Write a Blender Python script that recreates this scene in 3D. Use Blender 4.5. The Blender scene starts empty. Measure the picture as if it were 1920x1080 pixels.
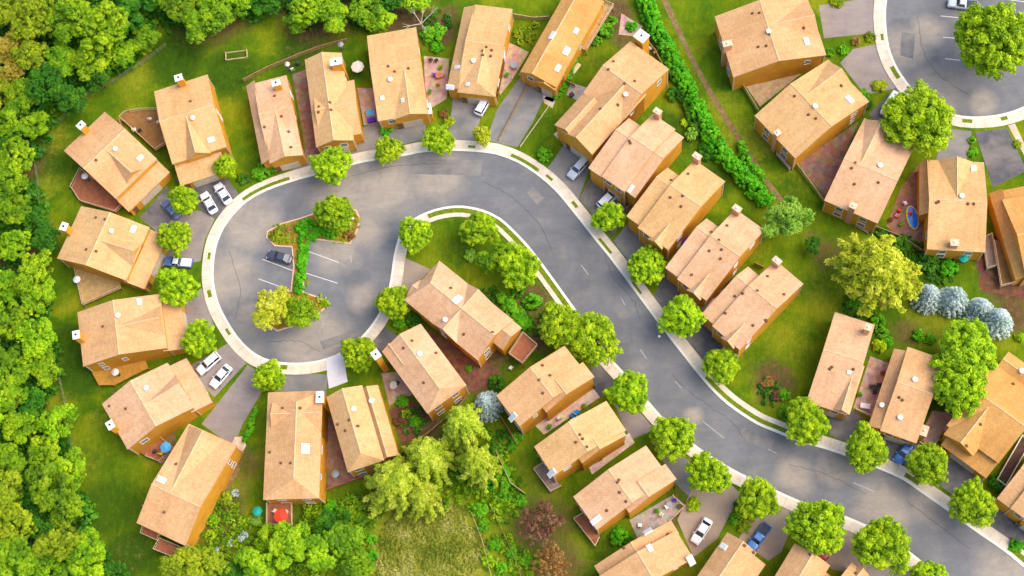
import bpy, math, random
import numpy as np
from mathutils import Vector, Matrix
random.seed(7)
SC = bpy.context.scene
COL = SC.collection

# ------------------------------------------------------------------ camera
F = 2700.0                                   # focal length, in 1920-wide pixels
dc = Vector((250.0, -920.0, -F)).normalized()      # straight down, seen from the camera
zc = -dc
xc = (Vector((1, 0, 0)) - zc * zc.x).normalized()
yc = zc.cross(xc)
R = Matrix((xc, yc, zc))                     # camera -> world
DIST = F / 10.6
CAMLOC = -(R @ Vector((0, 0, -1))) * DIST
cd = bpy.data.cameras.new("camera")
cd.sensor_width = 36.0
cd.lens = F / 1920 * 36
cd.clip_end = 6000
cam = bpy.data.objects.new("camera", cd)
cam.matrix_world = Matrix.Translation(CAMLOC) @ R.to_4x4()
COL.objects.link(cam)
SC.camera = cam

# ------------------------------------------------------------------ light
SUN_EL, SUN_AZ = math.radians(54), math.radians(88)   # azimuth clockwise from +Y (top of the picture)
w = bpy.data.worlds.new("World")
SC.world = w
w.use_nodes = True
nt = w.node_tree
sky = nt.nodes.new("ShaderNodeTexSky")
sky.sky_type = 'NISHITA'
sky.sun_disc = False
sky.sun_elevation = SUN_EL
sky.sun_rotation = SUN_AZ
sky.air_density = 1.0
sky.dust_density = 3.0
nt.links.new(sky.outputs[0], nt.nodes["Background"].inputs[0])
nt.nodes["Background"].inputs[1].default_value = 0.15
sd = bpy.data.lights.new("sun", 'SUN')
sd.energy = 1.5
sd.angle = math.radians(58)
sd.color = (1.0, 0.90, 0.72)
sun = bpy.data.objects.new("sun", sd)
sdir = Vector((math.sin(SUN_AZ) * math.cos(SUN_EL), math.cos(SUN_AZ) * math.cos(SUN_EL), math.sin(SUN_EL)))
sun.rotation_euler = sdir.to_track_quat('Z', 'Y').to_euler()
COL.objects.link(sun)
vs = SC.view_settings
vs.view_transform = 'Standard'
vs.look = 'None'
vs.gamma = 1
vs.exposure = 0.95

# ------------------------------------------------------------------ helpers
def W(px, py, z=0.0):
    """world point at height z under the photo position (px, py)"""
    d = R @ Vector((px - 960.0, 540.0 - py, -F))
    t = (z - CAMLOC.z) / d.z
    return CAMLOC + d * t

def link(o, parent=None):
    COL.objects.link(o)
    if parent is not None:
        o.parent = parent
    return o

def tag(o, label=None, cat=None, group=None, kind=None):
    if label: o['label'] = label
    if cat: o['category'] = cat
    if group: o['group'] = group
    if kind: o['kind'] = kind
    return o

def empty(name, loc, rz=0.0, sc=None):
    o = bpy.data.objects.new(name, None)
    o.empty_display_size = 0.5
    o.location = loc
    o.rotation_euler = (0, 0, rz)
    if sc is not None: o.scale = sc
    return link(o)

class MB:
    def __init__(s): s.v = []; s.f = []
    def add(s, verts, faces):
        n = len(s.v)
        s.v += [tuple(x) for x in verts]
        s.f += [tuple(i + n for i in f) for f in faces]
        return s
    def box(s, c, size, rz=0.0, taper=1.0):
        hx, hy, hz = size[0] / 2, size[1] / 2, size[2] / 2
        cs, sn = math.cos(rz), math.sin(rz)
        vs_ = []
        for dz in (-1, 1):
            k = taper if dz > 0 else 1.0
            for dx, dy in ((-1, -1), (1, -1), (1, 1), (-1, 1)):
                x, y = dx * hx * k, dy * hy * k
                vs_.append((c[0] + x * cs - y * sn, c[1] + x * sn + y * cs, c[2] + dz * hz))
        return s.add(vs_, [(3, 2, 1, 0), (4, 5, 6, 7), (0, 1, 5, 4), (1, 2, 6, 5), (2, 3, 7, 6), (3, 0, 4, 7)])
    def cyl(s, c, r, h, n=12, r2=None):
        r2 = r if r2 is None else r2
        vs_ = [(c[0] + r * math.cos(2 * math.pi * i / n), c[1] + r * math.sin(2 * math.pi * i / n), c[2]) for i in range(n)]
        vs_ += [(c[0] + r2 * math.cos(2 * math.pi * i / n), c[1] + r2 * math.sin(2 * math.pi * i / n), c[2] + h) for i in range(n)]
        return s.add(vs_, [tuple(range(n - 1, -1, -1)), tuple(range(n, 2 * n))] + [(i, (i + 1) % n, n + (i + 1) % n, n + i) for i in range(n)])
    def tube(s, a, b, r, r2=None, n=6):
        a, b = Vector(a), Vector(b)
        r2 = r if r2 is None else r2
        d = (b - a).normalized()
        t = d.cross(Vector((0, 0, 1))) if abs(d.z) < 0.95 else d.cross(Vector((1, 0, 0)))
        t.normalize(); u = d.cross(t)
        vs_ = [a + (t * math.cos(2 * math.pi * i / n) + u * math.sin(2 * math.pi * i / n)) * r for i in range(n)]
        vs_ += [b + (t * math.cos(2 * math.pi * i / n) + u * math.sin(2 * math.pi * i / n)) * r2 for i in range(n)]
        return s.add(vs_, [tuple(range(n)), tuple(range(2 * n - 1, n - 1, -1))] + [(i, n + i, n + (i + 1) % n, (i + 1) % n) for i in range(n)])
    def prism(s, pts, z0, z1):
        n = len(pts)
        a = sum(pts[i][0] * pts[(i + 1) % n][1] - pts[(i + 1) % n][0] * pts[i][1] for i in range(n))
        if a < 0: pts = pts[::-1]
        vs_ = [(p[0], p[1], z0) for p in pts] + [(p[0], p[1], z1) for p in pts]
        return s.add(vs_, [tuple(range(n - 1, -1, -1)), tuple(range(n, 2 * n))] + [(i, (i + 1) % n, n + (i + 1) % n, n + i) for i in range(n)])
    def mesh(s, name, mat=None, uv=False, smooth=False):
        me = bpy.data.meshes.new(name)
        me.from_pydata(s.v, [], s.f)
        me.update()
        if uv:
            lay = me.uv_layers.new(name="UVMap")
            for p in me.polygons:
                n = p.normal
                t = Vector((0, 0, 1)).cross(n)
                t = t.normalized() if t.length > 1e-3 else Vector((1, 0, 0))
                b = n.cross(t)
                for li in p.loop_indices:
                    co = me.vertices[me.loops[li].vertex_index].co
                    lay.data[li].uv = (co.dot(t), co.dot(b))
        if smooth:
            me.polygons.foreach_set('use_smooth', [True] * len(me.polygons))
        if mat: me.materials.append(mat)
        return me
    def obj(s, name, mat, parent=None, uv=False, smooth=False):
        return link(bpy.data.objects.new(name, s.mesh(name, mat, uv, smooth)), parent)

# ------------------------------------------------------------------ materials
class NT:
    def __init__(s, name, rough=0.8, spec=0.3, metal=0.0):
        m = bpy.data.materials.new(name); m.use_nodes = True
        s.m = m; s.t = m.node_tree; s.b = s.t.nodes["Principled BSDF"]
        s.b.inputs["Roughness"].default_value = rough
        s.b.inputs["Specular IOR Level"].default_value = spec
        s.b.inputs["Metallic"].default_value = metal
    def n(s, typ, **kw):
        x = s.t.nodes.new(typ)
        for k, v in kw.items(): setattr(x, k, v)
        return x
    def l(s, a, b): s.t.links.new(a, b)
    def coord(s, kind='Object'):
        return s.n("ShaderNodeTexCoord").outputs[kind]
    def geo(s): return s.n("ShaderNodeNewGeometry").outputs["Position"]
    def noise(s, vec, scale, detail=4, rough=0.6, dist=0.0):
        x = s.n("ShaderNodeTexNoise")
        x.inputs["Scale"].default_value = scale; x.inputs["Detail"].default_value = detail
        x.inputs["Roughness"].default_value = rough; x.inputs["Distortion"].default_value = dist
        if vec is not None: s.l(vec, x.inputs["Vector"])
        return x.outputs["Fac"]
    def ramp(s, fac, stops, interp='LINEAR'):
        x = s.n("ShaderNodeValToRGB"); x.color_ramp.interpolation = interp
        e = x.color_ramp.elements
        while len(e) < len(stops): e.new(0.5)
        for i, (p, c) in enumerate(stops):
            e[i].position = p; e[i].color = (*c, 1) if len(c) == 3 else c
        s.l(fac, x.inputs[0]); return x.outputs[0]
    def mix(s, fac, a, b, mode='MIX'):
        x = s.n("ShaderNodeMix"); x.data_type = 'RGBA'; x.blend_type = mode
        for v, i in ((fac, 0), (a, 6), (b, 7)):
            if hasattr(v, 'links'): s.l(v, x.inputs[i])
            elif i == 0: x.inputs[0].default_value = v
            else: x.inputs[i].default_value = (*v, 1)
        return x.outputs[2]
    def math(s, op, a, b=0.0, clamp=False):
        x = s.n("ShaderNodeMath", operation=op, use_clamp=clamp)
        for v, i in ((a, 0), (b, 1)):
            if hasattr(v, 'links'): s.l(v, x.inputs[i])
            else: x.inputs[i].default_value = v
        return x.outputs[0]
    def scale(s, vec, v):
        x = s.n("ShaderNodeVectorMath", operation='MULTIPLY'); s.l(vec, x.inputs[0]); x.inputs[1].default_value = v
        return x.outputs[0]
    def base(s, c):
        if hasattr(c, 'links'): s.l(c, s.b.inputs["Base Color"])
        else: s.b.inputs["Base Color"].default_value = (*c, 1)
        return s
    def bump(s, h, strength=0.4, dist=0.05):
        x = s.n("ShaderNodeBump"); x.inputs["Strength"].default_value = strength; x.inputs["Distance"].default_value = dist
        s.l(h, x.inputs["Height"]); s.l(x.outputs[0], s.b.inputs["Normal"]); return s

def plain(name, c, rough=0.6, spec=0.3, metal=0.0, var=0.12, sc=1.5):
    k = NT(name, rough, spec, metal)
    f = k.noise(k.geo(), sc, 4)
    lo = tuple(x * (1 - var) for x in c); hi = tuple(min(1, x * (1 + var)) for x in c)
    k.base(k.ramp(f, [(0.3, lo), (0.7, hi)]))
    return k.m

def roof_mat(name, c, dark, light):
    k = NT(name, 0.9, 0.12)
    uv = k.coord('UV'); g = k.geo()
    big = k.noise(g, 0.16, 4, 0.6, 0.6)
    col = k.ramp(big, [(0.3, dark), (0.5, c), (0.72, light)])
    # streaks of lichen and runoff down the slope
    st = k.noise(k.scale(uv, (1.1, 0.12, 1)), 1.0, 4, 0.65)
    col = k.mix(0.42, col, k.ramp(st, [(0.36, tuple(x * 0.80 for x in c)), (0.55, c), (0.72, tuple(min(.95, x * 1.13) for x in c))]), 'MIX')
    # shingle courses
    br = k.n("ShaderNodeTexBrick"); br.offset = 0.5
    k.l(uv, br.inputs["Vector"])
    br.inputs["Scale"].default_value = 1.0
    br.inputs["Brick Width"].default_value = 0.55; br.inputs["Row Height"].default_value = 0.34
    br.inputs["Mortar Size"].default_value = 0.03; br.inputs["Mortar Smooth"].default_value = 0.3
    br.inputs["Color1"].default_value = (0.88, 0.86, 0.84, 1); br.inputs["Color2"].default_value = (1.07, 1.06, 1.05, 1)
    br.inputs["Mortar"].default_value = (0.74, 0.70, 0.68, 1); br.inputs["Bias"].default_value = 0.1
    col = k.mix(0.7, col, br.outputs["Color"], 'MULTIPLY')
    fine = k.noise(g, 2.4, 6, 0.85)
    col = k.mix(0.9, col, k.ramp(fine, [(0.3, (.80, .77, .74)), (0.6, (1.08, 1.07, 1.06))]), 'MULTIPLY')
    # brown blotches where the granules have worn
    bl = k.noise(g, 0.9, 2, 0.5)
    col = k.mix(k.ramp(bl, [(0.63, (0, 0, 0)), (0.74, (.38, .38, .38))]), col, (0.46, 0.20, 0.07))
    k.base(col)
    k.bump(br.outputs["Fac"], 0.25, 0.03)
    return k.m

ROOFS = {
    'peach':  roof_mat('roof_shingle_peach', (.62, .365, .175), (.52, .28, .12), (.70, .445, .235)),
    'tan':    roof_mat('roof_shingle_tan', (.63, .39, .175), (.54, .31, .125), (.71, .47, .235)),
    'pink':   roof_mat('roof_shingle_pink', (.65, .395, .225), (.55, .31, .155), (.74, .49, .32)),
    'orange': roof_mat('roof_shingle_orange', (.60, .32, .10), (.50, .25, .07), (.67, .40, .15)),
}
k = NT('siding_orange', 0.75, 0.2)
uvw = k.coord('UV')
sep = k.n("ShaderNodeSeparateXYZ"); k.l(uvw, sep.inputs[0])
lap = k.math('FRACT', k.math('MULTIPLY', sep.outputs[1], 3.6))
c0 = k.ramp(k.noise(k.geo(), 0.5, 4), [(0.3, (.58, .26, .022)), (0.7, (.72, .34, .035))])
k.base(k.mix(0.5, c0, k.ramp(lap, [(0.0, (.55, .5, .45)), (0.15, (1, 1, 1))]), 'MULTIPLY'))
k.bump(lap, 0.3, 0.03)
M_WALL = k.m
M_TRIM = plain('trim_cream', (.62, .46, .30), 0.6)
M_WHITE = plain('painted_white', (.80, .79, .76), 0.45, var=0.05)
M_GLASS = plain('window_glass', (.05, .06, .08), 0.08, 0.8, var=0.2)
M_DOOR = plain('garage_panel', (.58, .47, .36), 0.55)
M_BRICK = NT('chimney_brick', 0.85, 0.2)
_b = M_BRICK.n("ShaderNodeTexBrick"); M_BRICK.l(M_BRICK.coord('UV'), _b.inputs["Vector"])
_b.inputs["Scale"].default_value = 1; _b.inputs["Brick Width"].default_value = .3; _b.inputs["Row Height"].default_value = .1
_b.inputs["Mortar Size"].default_value = .012
_b.inputs["Color1"].default_value = (.55, .22, .09, 1); _b.inputs["Color2"].default_value = (.62, .30, .14, 1); _b.inputs["Mortar"].default_value = (.55, .42, .3, 1)
M_BRICK.base(_b.outputs["Color"]); M_BRICK = M_BRICK.m
M_PIPE = plain('dark_pipe', (.18, .08, .04), 0.7)
M_SOOT = plain('flue_dark', (.03, .03, .03), 0.9)

def deck_mat(name, c):
    k = NT(name, 0.8, 0.2)
    g = k.geo()
    sp = k.n("ShaderNodeSeparateXYZ"); k.l(g, sp.inputs[0])
    pl = k.math('FRACT', k.math('MULTIPLY', k.math('ADD', sp.outputs[0], sp.outputs[1]), 2.3))
    cc = k.ramp(k.noise(g, 1.3, 5, .7), [(.3, tuple(x * .7 for x in c)), (.7, tuple(x * 1.2 for x in c))])
    k.base(k.mix(.7, cc, k.ramp(pl, [(0, (.45, .42, .4)), (.18, (1, 1, 1))]), 'MULTIPLY'))
    return k.m
DECKM = {'brown': deck_mat('deck_brown', (.30, .15, .05)), 'redbrown': deck_mat('deck_redbrown', (.36, .13, .06)),
         'tan': deck_mat('deck_tan', (.46, .30, .12)), 'orange': deck_mat('deck_orange', (.50, .25, .04)),
         'dark': deck_mat('deck_dark', (.09, .05, .035)), 'grey': deck_mat('deck_grey', (.30, .22, .17))}
def pave_mat(name, c, sc=1.2):
    k = NT(name, 0.9, 0.15)
    g = k.geo()
    v = k.n("ShaderNodeTexVoronoi"); v.inputs["Scale"].default_value = sc; k.l(g, v.inputs["Vector"]); v.feature = 'F1'
    cc = k.ramp(k.noise(g, .8, 5, .7), [(.3, tuple(x * .72 for x in c)), (.7, tuple(min(.95, x * 1.2) for x in c))])
    k.base(k.mix(.35, cc, v.outputs["Color"], 'SOFT_LIGHT'))
    return k.m
PAVEM = {'pink': pave_mat('paving_pink', (.50, .33, .26)), 'red': pave_mat('paving_red', (.29, .165, .115)),
         'pebble': pave_mat('pebbles', (.50, .36, .20), 3.0), 'cream': pave_mat('paving_cream', (.66, .50, .36)),
         'soil': pave_mat('garden_soil', (.17, .075, .045), 2.0), 'mulch': pave_mat('mulch', (.22, .15, .06), 3.0),
         'grey': pave_mat('paving_grey', (.40, .34, .30), 1.6)}

def leaf_mat(name, cols, rnd=0.10, sc=0.55):
    k = NT(name, 0.62, 0.25)
    oi = k.n("ShaderNodeObjectInfo")
    g = k.geo()
    a = k.noise(g, sc, 3, .6)
    bcol = k.ramp(a, [(0.32, cols[0]), (0.5, cols[1]), (0.66, cols[2])])
    f = k.noise(g, 3.5, 2, .7)
    bcol = k.mix(0.6, bcol, k.ramp(f, [(.3, (.50, .58, .6)), (.7, (1.25, 1.25, 1.1))]), 'MULTIPLY')
    hs = k.n("ShaderNodeHueSaturation")
    k.l(k.math('ADD', k.math('MULTIPLY', k.math('SUBTRACT', oi.outputs["Random"], .5), rnd * .12), .5), hs.inputs["Hue"])
    k.l(k.math('ADD', k.math('MULTIPLY', oi.outputs["Random"], rnd * 1.8), 1 - rnd * .9), hs.inputs["Value"])
    k.l(bcol, hs.inputs["Color"])
    k.l(hs.outputs[0], k.b.inputs["Base Color"])
    tr = k.n("ShaderNodeBsdfTranslucent"); k.l(hs.outputs[0], tr.inputs[0])
    mx = k.n("ShaderNodeMixShader"); mx.inputs[0].default_value = 0.22
    k.l(k.b.outputs[0], mx.inputs[1]); k.l(tr.outputs[0], mx.inputs[2])
    out = k.t.nodes["Material Output"]
    k.l(mx.outputs[0], out.inputs[0])
    return k.m
LEAF = {
    'street': leaf_mat('leaves_lime', [(.15, .29, .004), (.35, .54, .004), (.58, .74, .010)]),
    'wood':   leaf_mat('leaves_wood_green', [(.08, .20, .004), (.19, .37, .004), (.36, .54, .006)], .14, .35),
    'deep':   leaf_mat('leaves_deep_green', [(.025, .12, .006), (.05, .20, .006), (.11, .31, .006)], .14, .35),
    'gold':   leaf_mat('leaves_gold_green', [(.15, .22, .006), (.30, .40, .008), (.48, .54, .015)], .12, .35),
    'amber':  leaf_mat('leaves_amber', [(.22, .20, .015), (.42, .33, .03), (.55, .42, .07)], .10, .35),
    'spiky':  leaf_mat('leaves_needle_lime', [(.32, .44, .02), (.48, .58, .03), (.62, .68, .08)], .10, .35),
    'limewood': leaf_mat('leaves_wood_lime', [(.12, .27, .004), (.27, .48, .004), (.48, .66, .010)], .12, .35),
    'meadow': leaf_mat('blades_meadow', [(.14, .20, .01), (.30, .32, .03), (.50, .46, .12)], .02, .25),
    'yellow': leaf_mat('leaves_yellow', [(.36, .42, .01), (.56, .58, .025), (.72, .70, .07)], .08, .35),
    'mint':   leaf_mat('leaves_fresh_green', [(.15, .36, .03), (.26, .50, .04), (.40, .62, .07)], .08, .35),
    'blue':   leaf_mat('needles_blue', [(.38, .50, .44), (.58, .68, .66), (.78, .86, .88)], .08, .5),
    'plum':   leaf_mat('leaves_plum', [(.14, .05, .03), (.22, .09, .05), (.30, .16, .08)], .08, .3),
    'rust':   leaf_mat('leaves_rust', [(.24, .10, .02), (.36, .18, .04), (.46, .28, .08)], .08, .4),
    'bush':   leaf_mat('leaves_bush', [(.07, .30, .005), (.14, .44, .005), (.24, .54, .008)], .12, .8),
    'hedge':  leaf_mat('leaves_hedge', [(.05, .32, .004), (.10, .46, .004), (.18, .56, .006)], .02, .5),
}
M_BARK = plain('bark', (.13, .09, .05), 0.95)

# ------------------------------------------------------------------ ground
SOIL = [(790, 1020, 85, (0, 1.9, 0)), (860, 1040, 60, (0, 1.7, 0)), (740, 1060, 50, (0, 1.6, 0)), (840, 985, 45, (0, 1.6, 0)), (820, 1120, 100, (0, 1.7, 0)),  # px, py, radius px, (soil, dry, lush)
    (15, 100, 75, (1, 0, 0)), (15, 300, 75, (1, 0, 0)), (15, 500, 75, (1, 0, 0)), (15, 700, 75, (1, 0, 0)), (35, 900, 75, (1, 0, 0)), (95, 1050, 75, (1, 0, 0)),
    (175, 60, 75, (1, 0, 0)), (400, 10, 90, (1, 0, 0)), (600, 10, 90, (1, 0, 0)), (760, 20, 60, (1, 0, 0)),
    (820, 60, 40, (.9, 0, 0)), (840, 30, 30, (.7, 0, 0)), (1015, 985, 70, (.6, 0, 0)), (1040, 1060, 60, (.7, 0, 0)), (1010, 900, 30, (.4, .2, 0)),
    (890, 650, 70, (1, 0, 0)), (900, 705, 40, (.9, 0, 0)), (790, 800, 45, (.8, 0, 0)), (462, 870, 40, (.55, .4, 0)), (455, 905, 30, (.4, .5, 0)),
    (1555, 478, 40, (.6, 0, 0)), (1525, 445, 30, (.4, 0, 0)), (1450, 715, 45, (.75, 0, 0)), (1435, 740, 30, (.5, 0, 0)), (1700, 625, 35, (.6, 0, 0)),
    (1900, 590, 40, (.8, 0, 0)), (1895, 525, 55, (1, 0, 0)), (1735, 500, 60, (0, 0, .8)), (1150, 30, 45, (.9, .3, 0)), (1170, 70, 30, (.7, 0, 0)),
    (1290, 140, 12, (.5, 0, 0)), (1660, 80, 20, (.7, 0, 0)), (1265, 960, 40, (.6, 0, 0)), (1290, 930, 40, (.4, .3, 0)), (1630, 60, 18, (.8, 0, 0)),
    (1000, 560, 40, (.7, 0, 0)), (1015, 620, 45, (.8, 0, 0)), (960, 640, 30, (.7, 0, 0)), (1140, 1030, 40, (.2, 0, .6)),
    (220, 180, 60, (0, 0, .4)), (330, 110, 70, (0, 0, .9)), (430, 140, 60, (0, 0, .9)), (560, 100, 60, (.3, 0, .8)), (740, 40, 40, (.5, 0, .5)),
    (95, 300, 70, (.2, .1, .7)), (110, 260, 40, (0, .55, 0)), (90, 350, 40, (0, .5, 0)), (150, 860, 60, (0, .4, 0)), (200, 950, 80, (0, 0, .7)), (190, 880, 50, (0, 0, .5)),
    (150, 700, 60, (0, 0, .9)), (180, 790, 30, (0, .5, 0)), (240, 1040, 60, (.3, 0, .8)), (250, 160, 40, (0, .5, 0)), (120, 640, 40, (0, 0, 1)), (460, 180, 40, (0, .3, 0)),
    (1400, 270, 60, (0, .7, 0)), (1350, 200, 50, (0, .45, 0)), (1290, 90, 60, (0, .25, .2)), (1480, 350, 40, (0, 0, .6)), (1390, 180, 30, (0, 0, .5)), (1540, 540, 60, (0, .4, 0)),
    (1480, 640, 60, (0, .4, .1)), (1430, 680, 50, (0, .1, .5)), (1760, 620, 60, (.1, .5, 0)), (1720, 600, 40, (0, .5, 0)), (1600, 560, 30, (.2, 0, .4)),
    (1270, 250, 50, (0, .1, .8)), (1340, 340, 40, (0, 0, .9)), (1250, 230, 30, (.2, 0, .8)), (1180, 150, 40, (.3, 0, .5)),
    (1060, 960, 50, (.2, .4, 0)), (985, 880, 40, (.3, .3, 0)), (960, 1000, 40, (0, .5, 0)), (1070, 1050, 50, (.1, .5, 0)), (900, 970, 30, (0, 0, .5)),
    (800, 910, 50, (.2, 0, .5)), (650, 950, 50, (.1, .1, .5)), (560, 1000, 70, (.35, .1, .3)), (420, 1000, 60, (.5, .1, .2)), (430, 950, 40, (.6, 0, 0)),
    (340, 1070, 60, (.3, .2, 0)), (480, 1060, 60, (.4, .2, .2)), (640, 1050, 60, (.3, .1, .3)), (885, 420, 50, (0, .1, .3)), (860, 470, 50, (0, 0, .6)),
    (1010, 240, 40, (0, .2, .4)), (1040, 290, 30, (0, .1, .5)), (480, 320, 40, (.2, 0, .5)), (470, 120, 40, (0, .2, .5)), (1110, 110, 40, (.3, .3, .2)),
]
def build_ground():
    xs = np.concatenate([[-1800, -600, -300], np.arange(-125, 126, 1.0), [300, 600, 1800]])
    ys = np.concatenate([[-1800, -600, -300], np.arange(-80, 85, 1.0), [300, 600, 1800]])
    X, Y = np.meshgrid(xs, ys)
    nx, ny = len(xs), len(ys)
    V = np.stack([X.ravel(), Y.ravel(), np.zeros(nx * ny)], 1)
    idx = np.arange(nx * ny).reshape(ny, nx)
    Fc = np.stack([idx[:-1, :-1], idx[:-1, 1:], idx[1:, 1:], idx[1:, :-1]], -1).reshape(-1, 4)
    me = bpy.data.meshes.new("ground")
    me.from_pydata(V.tolist(), [], Fc.tolist())
    C = np.zeros((nx * ny, 4)); C[:, 3] = 1
    for px, py, r, rgb in SOIL:
        c = W(px, py); rr = r / 10.6
        d2 = ((V[:, 0] - c.x) ** 2 + (V[:, 1] - c.y) ** 2) / rr ** 2
        wgt = np.clip(1.3 * np.exp(-d2 * 1.1), 0, 1)
        for i in range(3):
            if rgb[i]: C[:, i] = np.maximum(C[:, i], wgt * rgb[i])
    at = me.color_attributes.new("cover", 'FLOAT_COLOR', 'POINT')
    at.data.foreach_set('color', C.ravel())
    k = NT('lawn', 0.95, 0.08)
    g = k.geo()
    cv = k.n("ShaderNodeAttribute", attribute_name="cover")
    s3 = k.n("ShaderNodeSeparateColor"); k.l(cv.outputs["Color"], s3.inputs[0])
    n1 = k.noise(g, 0.12, 5, .65, .5); n2 = k.noise(g, .9, 6, .75); n3 = k.noise(g, 5.0, 4, .8)
    n4 = k.noise(k.scale(g, (1, .35, 1)), 1.6, 5, .7, .6)
    lawn = k.ramp(n1, [(.30, (.040, .105, .004)), (.44, (.080, .155, .004)), (.56, (.14, .20, .005)), (.68, (.22, .235, .010))])
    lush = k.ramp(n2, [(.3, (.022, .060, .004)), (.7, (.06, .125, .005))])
    dry = k.ramp(n2, [(.3, (.15, .19, .01)), (.7, (.27, .28, .02))])
    soil = k.ramp(n2, [(.3, (.055, .045, .018)), (.5, (.12, .075, .03)), (.7, (.22, .12, .06))])
    def mask(ch, k_=1.2):
        a = k.math('ADD', s3.outputs[ch], k.math('MULTIPLY', k.math('SUBTRACT', n2, .5), k_))
        a = k.math('MULTIPLY', k.math('SUBTRACT', a, .28), 2.2, True)
        return k.math('MULTIPLY', a, k.math('MULTIPLY', s3.outputs[ch], 4.0, True))
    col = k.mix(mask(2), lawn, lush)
    col = k.mix(mask(1), col, dry)
    mead = k.ramp(k.noise(g, .8, 6, .8), [(.34, (.11, .14, .010)), (.46, (.21, .22, .02)), (.56, (.34, .33, .05)), (.68, (.50, .44, .14))])
    mm = k.math('MULTIPLY', k.math('ADD', k.math('SUBTRACT', s3.outputs[1], .9), k.math('MULTIPLY', k.math('SUBTRACT', n2, .5), 1.4)), 2.0, True)
    col = k.mix(k.math('MULTIPLY', mm, k.math('GREATER_THAN', s3.outputs[1], .6)), col, mead)
    col = k.mix(mask(0), col, soil)
    col = k.mix(.85, col, k.ramp(n3, [(.3, (.55, .58, .6)), (.7, (1.4, 1.35, 1.3))]), 'MULTIPLY')
    col = k.mix(.7, col, k.ramp(n4, [(.3, (.68, .72, .75)), (.7, (1.3, 1.24, 1.2))]), 'MULTIPLY')
    k.base(col); k.bump(n3, .5, .1)
    me.materials.append(k.m)
    tag(link(bpy.data.objects.new("ground", me)), kind='structure')
build_ground()

# ------------------------------------------------------------------ roads
def smooth_line(P, step=1.2, closed=False):
    """Catmull-Rom through 2-D world points, resampled"""
    n = len(P); out = []
    rng = range(n if closed else n - 1)
    for i in rng:
        p0 = P[(i - 1) % n] if closed or i > 0 else P[0] * 2 - P[1]
        p1, p2 = P[i], P[(i + 1) % n]
        p3 = P[(i + 2) % n] if closed or i + 2 < n else P[-1] * 2 - P[-2]
        m = max(2, int((p2 - p1).length / step))
        for j in range(m):
            t = j / m
            out.append(0.5 * ((2 * p1) + (p2 - p0) * t + (2 * p0 - 5 * p1 + 4 * p2 - p3) * t * t + (3 * p1 - p0 - 3 * p2 + p3) * t ** 3))
    if not closed: out.append(P[-1])
    return out
def px2(L, z=0.0):
    return [Vector((W(x, y, z).x, W(x, y, z).y)) for x, y in L]

EDGE = [(2120, 1235), (2010, 1140), (1913, 1059), (1884, 1035), (1825, 994), (1780, 961), (1730, 926), (1691, 899), (1641, 877), (1593, 858), (1546, 842),
        (1500, 829), (1450, 809), (1419, 796), (1380, 771), (1350, 747), (1317, 712), (1270, 653), (1230, 601), (1180, 533), (1140, 480), (1117, 452),
        (1073, 396), (1040, 357), (1005, 327), (970, 305), (940, 293), (913, 287), (850, 283), (793, 286), (757, 293), (703, 301), (660, 310), (587, 330),
        (545, 342), (500, 358), (460, 381), (428, 416), (410, 450), (402, 487), (401, 527), (410, 567), (426, 600), (447, 632), (470, 656), (495, 671),
        (527, 679), (570, 680), (612, 672), (645, 657), (676, 633), (703, 600), (722, 563), (732, 525), (736, 495), (742, 463), (753, 433), (773, 412),
        (800, 398), (830, 389), (867, 386), (907, 394), (938, 409), (965, 433), (993, 463), (1020, 498), (1047, 535), (1073, 571), (1110, 622), (1147, 673),
        (1183, 712), (1220, 757), (1250, 790), (1297, 829), (1330, 853), (1375, 880), (1413, 899), (1457, 920), (1513, 944), (1573, 963), (1632, 988),
        (1685, 1020), (1733, 1056), (1790, 1108), (1850, 1170), (1930, 1250)]
E2 = [(1667, -20), (1661, 20), (1662, 52), (1667, 87), (1680, 122), (1700, 153), (1722, 180), (1752, 202), (1787, 214), (1823, 219), (1873, 215), (1922, 199),
      (1968, 172), (2005, 130), (2025, 80), (2028, 20), (2010, -50), (1960, -110), (1880, -145), (1790, -135), (1715, -95), (1680, -55)]

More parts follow.
